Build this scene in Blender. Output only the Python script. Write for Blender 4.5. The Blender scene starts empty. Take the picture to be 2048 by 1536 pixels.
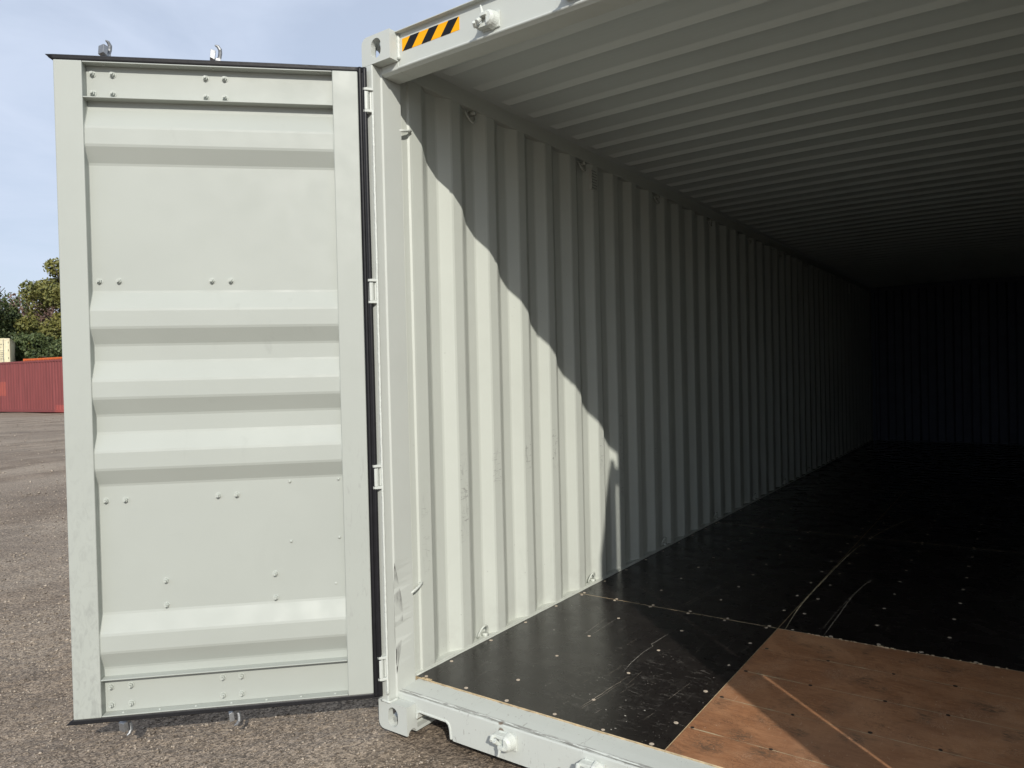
import bpy, bmesh, math, random
import numpy as np
from mathutils import Vector, Matrix

C = bpy.context.scene.collection
SC = bpy.context.scene
random.seed(4)
RNG = np.random.default_rng(11)

# ------------------------------------------------------------------ camera
CAM = (2.251, -2.1519, 1.4779)
YAW, PITCH, ROLL, FPX = 0.6150, -0.0128, -0.0236, 1450.6
cam_data = bpy.data.cameras.new('camera')
cam_data.sensor_width = 36.0
cam_data.lens = FPX / 2048 * 36.0
cam_data.clip_start = 0.05
cam_data.clip_end = 3000
cam = bpy.data.objects.new('camera', cam_data)
C.objects.link(cam)
cy, sy, cp, sp = math.cos(YAW), math.sin(YAW), math.cos(PITCH), math.sin(PITCH)
fw = Vector((-sy * cp, cy * cp, sp))
rt = Vector((cy, sy, 0))
up = rt.cross(fw)
r2 = rt * math.cos(ROLL) + up * math.sin(ROLL)
u2 = up * math.cos(ROLL) - rt * math.sin(ROLL)
M = Matrix.Identity(4)
for i in range(3):
    M[i][0], M[i][1], M[i][2], M[i][3] = r2[i], u2[i], -fw[i], CAM[i]
cam.matrix_world = M
SC.camera = cam

# ------------------------------------------------------------------ world + sun
SUNV = Vector((1.0, -0.92, 0.78)).normalized()          # towards the sun
EL = math.asin(SUNV.z)
AZ = math.atan2(SUNV.x, SUNV.y)
SKY_STRENGTH, SUN_STRENGTH, EXPOSURE = 0.10, 3.6, 0.0
world = bpy.data.worlds.new('World')
SC.world = world
world.use_nodes = True
wn = world.node_tree
wn.nodes.clear()
w_out = wn.nodes.new('ShaderNodeOutputWorld')
w_bg = wn.nodes.new('ShaderNodeBackground')
w_bg.inputs['Strength'].default_value = SKY_STRENGTH
sky = wn.nodes.new('ShaderNodeTexSky')
sky.sky_type = 'NISHITA'
sky.sun_disc = False
sky.sun_elevation = EL
sky.sun_rotation = AZ
sky.air_density = 1.0
sky.dust_density = 1.2
sky.ozone_density = 1.2
w_co = wn.nodes.new('ShaderNodeTexCoord')
w_map = wn.nodes.new('ShaderNodeMapping')
w_map.inputs['Scale'].default_value = (1.0, 1.0, 3.2)
w_map.inputs['Rotation'].default_value = (0.1, 0.25, 0.5)
w_no = wn.nodes.new('ShaderNodeTexNoise')
w_no.inputs['Scale'].default_value = 2.6
w_no.inputs['Detail'].default_value = 7
w_no.inputs['Roughness'].default_value = 0.55
w_no.inputs['Distortion'].default_value = 0.6
w_rmp = wn.nodes.new('ShaderNodeMapRange')
w_rmp.inputs['From Min'].default_value = 0.40
w_rmp.inputs['From Max'].default_value = 0.70
w_rmp.inputs['To Min'].default_value = 0.64
w_rmp.inputs['To Max'].default_value = 0.90
w_mix = wn.nodes.new('ShaderNodeMix')
w_mix.data_type = 'RGBA'
w_mix.inputs[7].default_value = (7.1, 8.0, 9.7, 1)         # thin high cloud
wn.links.new(w_co.outputs['Generated'], w_map.inputs['Vector'])
wn.links.new(w_map.outputs[0], w_no.inputs['Vector'])
wn.links.new(w_no.outputs['Fac'], w_rmp.inputs['Value'])
wn.links.new(w_rmp.outputs[0], w_mix.inputs[0])
wn.links.new(sky.outputs[0], w_mix.inputs[6])
wn.links.new(w_mix.outputs[2], w_bg.inputs['Color'])
wn.links.new(w_bg.outputs[0], w_out.inputs[0])

sun_d = bpy.data.lights.new('sun', 'SUN')
sun_d.energy = SUN_STRENGTH
sun_d.angle = math.radians(0.55)
sun_d.color = (1.0, 0.955, 0.87)
sun = bpy.data.objects.new('sun', sun_d)
C.objects.link(sun)
sun.rotation_euler = SUNV.to_track_quat('Z', 'Y').to_euler()
sun.location = (8, -8, 8)

vs = SC.view_settings
vs.view_transform = 'Standard'
vs.look = 'None'
vs.gamma = 1
vs.exposure = EXPOSURE
vs.use_curve_mapping = False
SC.cycles.use_denoising = True
SC.cycles.max_bounces = 10
SC.cycles.diffuse_bounces = 2
SC.cycles.glossy_bounces = 4

# ------------------------------------------------------------------ node helper
class NT:
    def __init__(s, name):
        s.m = bpy.data.materials.new(name)
        s.m.use_nodes = True
        s.t = s.m.node_tree
        s.b = s.t.nodes['Principled BSDF']
        s._co = None
    def n(s, typ): return s.t.nodes.new(typ)
    def l(s, a, b):
        s.t.links.new(a, b)
    def put(s, sock, v):
        if isinstance(v, bpy.types.NodeSocket): s.l(v, sock)
        elif isinstance(v, (tuple, list)) and len(v) == 3 and sock.type == 'RGBA': sock.default_value = (*v, 1)
        else: sock.default_value = v
    @property
    def co(s):
        if s._co is None: s._co = s.n('ShaderNodeTexCoord').outputs['Object']
        return s._co
    def world(s):
        return s.n('ShaderNodeNewGeometry').outputs['Position']
    def map(s, v, scale=(1, 1, 1), loc=(0, 0, 0), rot=(0, 0, 0)):
        k = s.n('ShaderNodeMapping'); s.l(v, k.inputs[0])
        k.inputs['Scale'].default_value = scale; k.inputs['Location'].default_value = loc; k.inputs['Rotation'].default_value = rot
        return k.outputs[0]
    def noise(s, v, scale, detail=3, rough=0.5, dist=0.0):
        k = s.n('ShaderNodeTexNoise'); s.l(v, k.inputs['Vector'])
        k.inputs['Scale'].default_value = scale; k.inputs['Detail'].default_value = detail
        k.inputs['Roughness'].default_value = rough; k.inputs['Distortion'].default_value = dist
        return k.outputs['Fac']
    def vor(s, v, scale, feat='F1', out='Distance', rand=1.0):
        k = s.n('ShaderNodeTexVoronoi'); k.feature = feat; s.l(v, k.inputs['Vector'])
        k.inputs['Scale'].default_value = scale; k.inputs['Randomness'].default_value = rand
        return k.outputs[out]
    def rng(s, v, a, b, c=0.0, d=1.0, smooth=False):
        k = s.n('ShaderNodeMapRange'); s.put(k.inputs['Value'], v)
        k.interpolation_type = 'SMOOTHSTEP' if smooth else 'LINEAR'
        for q, w in (('From Min', a), ('From Max', b), ('To Min', c), ('To Max', d)): k.inputs[q].default_value = w
        return k.outputs[0]
    def math(s, op, a, b=0.0, c=None):
        k = s.n('ShaderNodeMath'); k.operation = op
        s.put(k.inputs[0], a); s.put(k.inputs[1], b)
        if c is not None: s.put(k.inputs[2], c)
        return k.outputs[0]
    def mix(s, f, a, b, mode='MIX'):
        k = s.n('ShaderNodeMix'); k.data_type = 'RGBA'; k.blend_type = mode
        s.put(k.inputs[0], f); s.put(k.inputs[6], a); s.put(k.inputs[7], b)
        return k.outputs[2]
    def xyz(s, v):
        k = s.n('ShaderNodeSeparateXYZ'); s.l(v, k.inputs[0]); return k.outputs
    def box(s, v, a0, a1, f=0.01):           # soft window along one axis
        return s.math('MULTIPLY', s.rng(v, a0 - f, a0 + f, smooth=True), s.rng(v, a1 - f, a1 + f, 1, 0, smooth=True))
    def bump(s, h, strength, dist=0.01, prev=None):
        k = s.n('ShaderNodeBump'); s.l(h, k.inputs['Height'])
        k.inputs['Strength'].default_value = strength; k.inputs['Distance'].default_value = dist
        if prev is not None: s.l(prev, k.inputs['Normal'])
        return k.outputs[0]
    def done(s, col=None, rough=None, normal=None, metal=None, spec=None, coat=None):
        if col is not None: s.put(s.b.inputs['Base Color'], col)
        if rough is not None: s.put(s.b.inputs['Roughness'], rough)
        if normal is not None: s.l(normal, s.b.inputs['Normal'])
        if metal is not None: s.b.inputs['Metallic'].default_value = metal
        if spec is not None: s.b.inputs['Specular IOR Level'].default_value = spec
        return s.m

def lin(r, g, b):
    f = lambda c: c / 12.92 if c <= 0.04045 else ((c + 0.055) / 1.055) ** 2.4
    return (f(r / 255), f(g / 255), f(b / 255))

PAINT = (0.545, 0.570, 0.530)
DOORP = (0.400, 0.424, 0.388)
WALLP = (0.560, 0.588, 0.535)

def paint(name, base, scuff=0.25, marks=None, rough=0.42):
    t = NT(name)
    big = t.noise(t.co, 1.7, 4, 0.55)
    col = t.mix(t.rng(big, 0.3, 0.7), tuple(c * 0.965 for c in base), tuple(min(1, c * 1.03) for c in base))
    # faint rubbed smudges
    sm = t.noise(t.map(t.co, (1, 1, 0.45)), 9, 6, 0.62, 0.8)
    mask = t.math('MULTIPLY', t.rng(sm, 0.60, 0.74), t.rng(t.noise(t.co, 1.3, 2), 0.45, 0.62))
    col = t.mix(t.math('MULTIPLY', mask, scuff), col, (0.24, 0.25, 0.23))
    # thin scratches
    sc = t.noise(t.map(t.co, (3, 3, 60), rot=(0.3, 0.2, 0.1)), 2.2, 3, 0.6, 1.4)
    col = t.mix(t.math('MULTIPLY', t.rng(sc, 0.70, 0.73), scuff * 0.6), col, (0.3, 0.3, 0.28))
    if marks: col = marks(t, col)
    h = t.noise(t.co, 55, 3, 0.5)
    h2 = t.noise(t.co, 3.5, 2, 0.5)
    nb = t.bump(h2, 0.06, 0.008)
    nb = t.bump(h, 0.06, 0.002, nb)
    return t.done(col, t.rng(t.noise(t.co, 12, 3), 0.3, 0.7, rough - 0.05, rough + 0.1), nb)

def marks_wall(t, col):
    p = t.xyz(t.co); X, Y, Z = p[0], p[1], p[2]
    rec = t.rng(X, 0.036, 0.039)
    for (y0, y1, z0, z1, amt) in ((0.525, 0.582, 0.70, 1.08, 0.55), (0.79, 0.86, 0.93, 1.10, 0.45), (1.08, 1.14, 0.98, 1.12, 0.75),
                                  (1.36, 1.42, 0.95, 1.15, 0.7), (1.92, 1.98, 0.85, 1.08, 0.5), (0.25, 0.30, 0.55, 0.95, 0.25), (2.2, 2.26, 0.6, 1.2, 0.4), (2.76, 2.82, 0.5, 1.0, .4)):
        w = t.math('MULTIPLY', t.box(Y, y0, y1, 0.006), t.box(Z, z0, z1, 0.05))
        w = t.math('MULTIPLY', w, rec)
        lines = t.math('MAXIMUM', t.rng(t.noise(t.map(t.co, (1, 5, 26)), 3.0, 3, 0.6, 1.2), 0.60, 0.64), t.math('MULTIPLY', t.rng(t.noise(t.map(t.co, (1, 30, 5)), 2.6, 4, 0.6, 0.8), 0.56, 0.66), 0.6))
        col = t.mix(t.math('MULTIPLY', t.math('MULTIPLY', w, lines), amt), col, (0.2, 0.2, 0.19))
    sp = t.math('MULTIPLY', t.rng(t.vor(t.co, 22), 0.05, 0.09, 1, 0), t.rng(t.noise(t.co, 3, 2), 0.56, 0.6))
    col = t.mix(t.math('MULTIPLY', sp, 0.35), col, (0.25, 0.24, 0.22))
    low = t.math('MULTIPLY', t.rng(Z, 0.42, 0.17, 0, 1), t.rng(t.noise(t.co, 14, 5, 0.7), 0.42, 0.66))
    return t.mix(t.math('MULTIPLY', low, 0.22), col, (0.33, 0.32, 0.28))

def marks_post(t, col):
    p = t.xyz(t.co); X, Y, Z = p[0], p[1], p[2]
    s = t.math('SINE', t.math('MULTIPLY', t.rng(Z, 0.215, 0.70, 0, 1), math.pi))
    wid = t.math('MULTIPLY', s, 0.048)
    dy = t.math('SUBTRACT', Y, 0.049)
    rel = t.math('SUBTRACT', wid, dy)
    ins = t.math('MULTIPLY', t.math('MULTIPLY', t.rng(rel, 0.0, 0.0012), t.rng(s, 0.0, 0.03)), t.math('MULTIPLY', t.rng(dy, 0.0008, 0.0016), t.rng(X, 0.058, 0.060)))
    edge = t.math('MULTIPLY', ins, t.rng(rel, 0.0022, 0.0045, 1, 0))
    sm = t.rng(t.noise(t.map(t.co, (1, 20, 2.6)), 5, 5, 0.65, 1.2), 0.42, 0.64)
    col = t.mix(t.math('MULTIPLY', ins, t.math('MULTIPLY', sm, 0.85)), col, (0.20, 0.20, 0.19))
    col = t.mix(t.math('MULTIPLY', ins, 0.22), col, (0.25, 0.25, 0.24))
    col = t.mix(t.math('MULTIPLY', edge, 0.65), col, (0.16, 0.16, 0.15))
    inner = t.math('MULTIPLY', t.math('MULTIPLY', ins, t.rng(dy, 0.004, 0.009, 1, 0)), t.rng(t.noise(t.map(t.co, (1, 8, 3)), 4, 4, .6, 1), 0.47, 0.54))
    return t.mix(inner, col, (0.05, 0.048, 0.045))

def marks_sill(t, col):
    p = t.xyz(t.co); X, Y, Z = p[0], p[1], p[2]
    g = t.rng(t.noise(t.map(t.co, (5, 60, 60)), 3.0, 5, 0.7, 0.5), 0.45, 0.54)
    band = t.math('MULTIPLY', t.box(Y, 0.056, 0.078, 0.004), t.rng(Z, 0.13, 0.14))
    col = t.mix(t.math('MULTIPLY', t.math('MULTIPLY', band, g), 0.85), col, (0.19, 0.185, 0.17))
    sc = t.rng(t.noise(t.map(t.co, (28, 6, 6), rot=(0, 0, 0.7)), 2.2, 5, 0.7, 1.6), 0.62, 0.66)
    col = t.mix(t.math('MULTIPLY', sc, 0.6), col, (0.24, 0.23, 0.21))
    sp = t.math('MULTIPLY', t.rng(t.vor(t.co, 34), 0.07, 0.12, 1, 0), t.rng(t.noise(t.co, 8, 3), 0.52, 0.58))
    col = t.mix(t.math('MULTIPLY', sp, 0.5), col, (0.22, 0.20, 0.17))
    # bare rusty spots
    for (x, z, y, r) in ((0.600, 0.148, 0.060, 0.013), (0.606, 0.122, 0.052, 0.014), (0.865, 0.035, 0.052, 0.022)):
        d = t.n('ShaderNodeVectorMath'); d.operation = 'DISTANCE'; t.l(t.co, d.inputs[0]); d.inputs[1].default_value = (x, y, z)
        w = t.math('ADD', d.outputs['Value'], t.math('MULTIPLY', t.noise(t.co, 90, 3), 0.012))
        col = t.mix(t.rng(w, r, r + 0.006, 0.9, 0), col, (0.17, 0.12, 0.085))
    return col

def marks_stile(t, col):
    p = t.xyz(t.co); X, Y, Z = p[0], p[1], p[2]
    far = t.rng(X, -1.0, -1.04)
    zz = t.rng(Z, 1.5, 0.2, 0, 1)
    n = t.rng(t.noise(t.map(t.co, (14, 4, 6)), 3.2, 6, 0.68, 1.0), 0.48, 0.70)
    col = t.mix(t.math('MULTIPLY', t.math('MULTIPLY', far, zz), t.math('MULTIPLY', n, 0.65)), col, (0.25, 0.26, 0.245))
    near = t.math('MULTIPLY', t.rng(X, -0.12, -0.09), t.box(Z, 0.45, 1.15, 0.15))
    arcs = t.rng(t.noise(t.map(t.co, (22, 4, 4), rot=(0, 0.5, 0)), 2.3, 5, 0.65, 2.0), 0.56, 0.64)
    return t.mix(t.math('MULTIPLY', t.math('MULTIPLY', near, arcs), 0.35), col, (0.28, 0.28, 0.27))

def plain(name, col, rough=0.5, metal=0.0, var=0.08, bump=0.1, scale=40, spec=0.5):
    t = NT(name)
    c = t.mix(t.rng(t.noise(t.co, scale * 0.3, 4, 0.6), 0.3, 0.7), tuple(x * (1 - var) for x in col), tuple(min(1, x * (1 + var)) for x in col))
    return t.done(c, rough, t.bump(t.noise(t.co, scale, 3), bump, 0.003), metal, spec)

MAT = {}
MAT['paint'] = paint('grey_white_paint', PAINT)
MAT['wall'] = paint('interior_wall_paint', WALLP, 0.12, marks_wall, 0.48)
MAT['roof'] = paint('interior_roof_paint', (0.600, 0.645, 0.625), 0.05, None, 0.5)
MAT['post'] = paint('post_paint', PAINT, 0.06, marks_post)
MAT['sill'] = paint('worn_sill_paint', tuple(c * 1.04 for c in PAINT), 0.3, marks_sill, 0.45)
MAT['stile'] = paint('door_stile_paint', DOORP, 0.2, marks_stile, 0.5)
MAT['weld'] = plain('weld_bead_paint', tuple(min(1, c * 1.12) for c in PAINT), 0.4, 0, 0.05, 0.6, 160)
MAT['doorpaint'] = paint('door_paint', DOORP, 0.26, None, 0.52)
MAT['doorweld'] = plain('door_weld_paint', tuple(c * 1.12 for c in DOORP), 0.45, 0, 0.05, 0.5, 160)
MAT['rubber'] = plain('black_rubber', (0.012, 0.012, 0.014), 0.42, 0, 0.2, 0.15, 60, 0.35)
MAT['zinc'] = plain('galvanised_steel', (0.34, 0.35, 0.36), 0.5, 0.75, 0.2, 0.35, 70)
MAT['yellow'] = plain('yellow_film', (0.95, 0.43, 0.004), 0.5, 0, 0.02, 0.0, 40, 0.2)
MAT['black'] = plain('black_film', (0.010, 0.011, 0.014), 0.5, 0, 0.02, 0.0, 40, 0.2)
MAT['screw'] = plain('pale_screw_plug', (0.56, 0.47, 0.37), 0.6, 0, 0.15, 0.4, 120)
MAT['screwdark'] = plain('dark_screw_head', (0.035, 0.025, 0.02), 0.5, 0, 0.2, 0.4, 120)
MAT['ply'] = plain('plywood_edge', (0.50, 0.39, 0.24), 0.7, 0, 0.3, 0.4, 90)
MAT['chalk'] = plain('pale_scratch', (0.32, 0.28, 0.225), 0.8, 0, 0.4, 0.2, 60)
MAT['scratchy'] = plain('yellow_scratch', (0.50, 0.43, 0.28), 0.7, 0, 0.3, 0.2, 60)
MAT['grit'] = plain('pale_grit', (0.36, 0.34, 0.30), 0.8, 0, 0.3, 0.2, 90)
MAT['endshade'] = plain('far_end_painted_shade', (0.095, 0.110, 0.150), 0.65, 0, 0.1, 0.1, 20)  # dark colour stands in for the deep shade at the far end
MAT['steel_in'] = plain('casting_inside', (0.22, 0.22, 0.21), 0.6, 0, 0.2, 0.3, 60)
MAT['rust'] = plain('ochre_rust', (0.42, 0.24, 0.07), 0.8, 0, 0.3, 0.5, 90)

def black_floor():
    t = NT('phenolic_black_floor')
    g = t.noise(t.map(t.co, (1.0, 26, 1)), 6, 5, 0.6)           # grain along the width
    base = t.mix(t.rng(g, 0.3, 0.7), (0.0100, 0.0078, 0.0072), (0.0165, 0.0130, 0.0118))
    # lengthwise fine scratches
    s = t.noise(t.map(t.co, (46, 2.2, 1), rot=(0, 0, 0.05)), 3.2, 4, 0.65, 0.6)
    worn = t.rng(t.noise(t.co, 2.1, 4, 0.6), 0.46, 0.66)
    base = t.mix(t.math('MULTIPLY', t.rng(s, 0.62, 0.70), t.math('MULTIPLY', worn, 0.42)), base, (0.20, 0.18, 0.155))
    # dust film and pale specks
    base = t.mix(t.math('MULTIPLY', t.rng(t.noise(t.co, 5, 6, 0.7, 0.6), 0.5, 0.8), 0.055), base, (0.3, 0.27, 0.23))
    p = t.xyz(t.co)
    cl = t.math('MULTIPLY', t.box(p[0], 0.62, 1.18, 0.08), t.box(p[1], 0.24, 1.05, 0.12))
    dots = t.rng(t.vor(t.map(t.co, (1, 1, 0.01)), 62), 0.10, 0.17, 1, 0)
    gate = t.rng(t.noise(t.co, 11, 4, 0.7), 0.60, 0.66)
    gate2 = t.math('MULTIPLY', t.rng(t.noise(t.co, 9, 5, 0.75), 0.53, 0.62), cl)
    base = t.mix(t.math('MULTIPLY', dots, t.math('MAXIMUM', gate, t.math('MULTIPLY', gate2, 0.9))), base, (0.38, 0.35, 0.31))
    smear = t.math('MULTIPLY', t.rng(t.noise(t.map(t.co, (5, 16, 1), rot=(0, 0, 0.9)), 3.5, 6, 0.75, 1.2), 0.56, 0.72), cl)
    base = t.mix(t.math('MULTIPLY', smear, 0.34), base, (0.4, 0.37, 0.33))
    h = t.noise(t.map(t.co, (3, 60, 1)), 9, 3, 0.6)
    r = t.rng(t.noise(t.co, 7, 5, 0.6), 0.3, 0.7, 0.20, 0.34)
    nb = t.bump(t.noise(t.co, 4, 2), 0.05, 0.006)
    return t.done(base, r, t.bump(h, 0.09, 0.0012, nb), spec=0.42)

def brown_floor():
    t = NT('worn_brown_plywood')
    g = t.noise(t.map(t.co, (5.0, 22, 1)), 3, 8, 0.74, 1.1)
    c = t.mix(t.rng(g, 0.3, 0.7), (0.232, 0.104, 0.050), (0.455, 0.220, 0.108))
    m = t.noise(t.co, 3.6, 6, 0.68, 0.6)
    c = t.mix(t.rng(m, 0.40, 0.64, 0, 0.7), c, (0.52, 0.275, 0.142))
    c = t.mix(t.rng(t.noise(t.co, 1.9, 4, 0.6), 0.42, 0.62, 0, 0.45), c, (0.235, 0.125, 0.075))
    # dark rubbed patches
    d = t.math('MULTIPLY', t.rng(t.noise(t.co, 6.5, 3, 0.5, 0.3), 0.56, 0.66), t.rng(t.noise(t.map(t.co, (1, 2.4, 1), rot=(0, 0, .4)), 26, 5, 0.7, 1.5), 0.44, 0.60))
    c = t.mix(t.math('MULTIPLY', d, 0.75), c, (0.095, 0.068, 0.045))
    sq = t.math('MULTIPLY', t.rng(t.math('ABSOLUTE', t.math('SUBTRACT', t.noise(t.map(t.co, (1, 1.5, 1), rot=(0, 0, .5)), 21, 4, 0.6, 1.8), 0.5)), 0.0, 0.022, 1, 0), t.rng(t.noise(t.co, 5.2, 3, 0.6), 0.52, 0.60))
    c = t.mix(t.math('MULTIPLY', sq, 0.7), c, (0.080, 0.050, 0.034))
    rub = t.math('MULTIPLY', t.rng(t.math('ABSOLUTE', t.math('SUBTRACT', t.noise(t.map(t.co, (1.4, 1, 1), loc=(5, 2, 0)), 26, 4, 0.65, 2.2), 0.5)), 0.0, 0.018, 1, 0), t.rng(t.noise(t.map(t.co, loc=(2, 7, 0)), 4.4, 3, 0.6), 0.54, 0.62))
    c = t.mix(t.math('MULTIPLY', rub, 0.55), c, (0.62, 0.44, 0.30))
    for (x, y, rx) in ((1.40, 0.42, 0.07), (1.50, 0.35, 0.07), (1.33, 0.30, 0.085), (1.74, 0.62, 0.06)):
        q = t.n('ShaderNodeVectorMath'); q.operation = 'DISTANCE'; t.l(t.co, q.inputs[0]); q.inputs[1].default_value = (x, y, 0.16)
        w = t.math('MULTIPLY', t.rng(q.outputs['Value'], rx * 0.3, rx, 1, 0), t.rng(t.noise(t.map(t.co, (1, 1.8, 1)), 38, 5, 0.7, 1.6), 0.43, 0.56))
        c = t.mix(t.math('MULTIPLY', w, 0.7), c, (0.09, 0.07, 0.05))
    s = t.rng(t.noise(t.map(t.co, (30, 7, 1), rot=(0, 0, 0.6)), 2.6, 5, 0.7, 2.0), 0.64, 0.68)
    c = t.mix(t.math('MULTIPLY', s, 0.45), c, (0.62, 0.46, 0.32))
    s2 = t.rng(t.noise(t.map(t.co, (6, 24, 1), rot=(0, 0, -0.5), loc=(3, 1, 0)), 3.0, 5, 0.7, 2.0), 0.66, 0.70)
    c = t.mix(t.math('MULTIPLY', s2, 0.5), c, (0.10, 0.06, 0.04))
    dots = t.math('MULTIPLY', t.rng(t.vor(t.map(t.co, (1, 1, .01)), 38), 0.05, 0.09, 1, 0), t.rng(t.noise(t.co, 8, 3), 0.54, 0.6))
    c = t.mix(dots, c, (0.55, 0.45, 0.34))
    h = t.noise(t.map(t.co, (4, 50, 1)), 7, 4, 0.65)
    return t.done(c, t.rng(m, 0.3, 0.7, 0.42, 0.6), t.bump(h, 0.25, 0.0015), spec=0.4)

MAT['floor'] = black_floor()
MAT['brown'] = brown_floor()

def ground_mat():
    t = NT('gravel_dirt')
    v = t.world()
    big = t.noise(v, 0.22, 4, 0.55)
    mid = t.noise(v, 1.3, 5, 0.62)
    track = t.noise(t.map(v, (1.0, 0.22, 1), rot=(0, 0, 0.35)), 0.8, 4, 0.6)
    c = t.mix(t.rng(mid, 0.35, 0.65), (0.188, 0.147, 0.110), (0.300, 0.242, 0.186))
    c = t.mix(t.rng(track, 0.42, 0.60, 0, 0.8), c, (0.360, 0.302, 0.238))
    c = t.mix(t.rng(big, 0.45, 0.6, 0, 0.45), c, (0.225, 0.184, 0.146))
    wet = t.noise(t.map(v, (1.0, 0.6, 1), loc=(3.1, 1.7, 0)), 0.75, 5, 0.65, 0.5)
    c = t.mix(t.rng(wet, 0.56, 0.68, 0, 0.5), c, (0.130, 0.105, 0.085))
    k = t.n('ShaderNodeTexVoronoi'); t.l(v, k.inputs['Vector']); k.inputs['Scale'].default_value = 115
    st = k.outputs['Color']
    bw = t.n('ShaderNodeRGBToBW'); t.l(st, bw.inputs[0])
    c = t.mix(t.rng(bw.outputs[0], 0.2, 0.85, 0, 1), t.mix(1.0, c, (0.50, 0.49, 0.48), 'MULTIPLY'), t.mix(1.0, c, (1.50, 1.48, 1.44), 'MULTIPLY'))
    sp = t.math('MULTIPLY', t.rng(t.vor(v, 31), 0.10, 0.16, 1, 0), t.rng(t.noise(v, 12, 2), 0.5, 0.6))
    c = t.mix(t.math('MULTIPLY', sp, 0.6), c, (0.40, 0.35, 0.30))
    h1 = t.vor(v, 115); h2 = t.noise(v, 28, 5, 0.65); h3 = t.noise(v, 4, 4, 0.6)
    nb = t.bump(h3, 0.35, 0.06); nb = t.bump(h2, 0.7, 0.03, nb); nb = t.bump(h1, 0.5, 0.006, nb)
    return t.done(c, 0.92, nb, spec=0.25)
MAT['ground'] = ground_mat()
def pebble_mat():
    t = NT('pebbles'); 
    k = t.n('ShaderNodeTexVoronoi'); t.l(t.world(), k.inputs['Vector']); k.inputs['Scale'].default_value = 40
    bw = t.n('ShaderNodeRGBToBW'); t.l(k.outputs['Color'], bw.inputs[0])
    c = t.mix(t.rng(bw.outputs[0], 0.15, 0.9), (0.11, 0.088, 0.070), (0.48, 0.41, 0.33))
    return t.done(c, 0.9, None, spec=0.25)
MAT['pebble'] = pebble_mat()

# ------------------------------------------------------------------ mesh helpers
def obj(name, verts, faces, mat, parent=None, smooth=False, mats=None, midx=None, kind=None):
    me = bpy.data.meshes.new(name)
    me.from_pydata([tuple(v) for v in verts], [], faces)
    if mats:
        for m in mats: me.materials.append(m)
        if midx is not None: me.polygons.foreach_set('material_index', midx)
    elif mat is not None: me.materials.append(mat)
    if smooth: me.polygons.foreach_set('use_smooth', [True] * len(me.polygons))
    me.update()
    o = bpy.data.objects.new(name, me); C.objects.link(o)
    if parent: o.parent = parent
    if kind: o['kind'] = kind
    return o

def warp(o, axis, amp, sc, seed=0):
    me = o.data; n = len(me.vertices); a = np.empty(n * 3, dtype=np.float32); me.vertices.foreach_get('co', a); a = a.reshape(-1, 3)
    b, c = [i for i in range(3) if i != axis]
    a[:, axis] += amp * 2 * (fbm(a[:, b] * sc, a[:, c] * sc, 3, 50 + seed) - 0.5)
    me.vertices.foreach_set('co', a.ravel()); me.update(); return o

def recalc(o):
    bm = bmesh.new(); bm.from_mesh(o.data)
    bmesh.ops.recalc_face_normals(bm, faces=bm.faces)
    bm.to_mesh(o.data); bm.free(); return o

def bev(o, w=0.002, seg=2, ang=35, smooth=True):
    md = o.modifiers.new('bevel', 'BEVEL'); md.width = w; md.segments = seg
    md.limit_method = 'ANGLE'; md.angle_limit = math.radians(ang)
    md.harden_normals = smooth
    if smooth: o.data.polygons.foreach_set('use_smooth', [True] * len(o.data.polygons))
    return o

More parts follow.
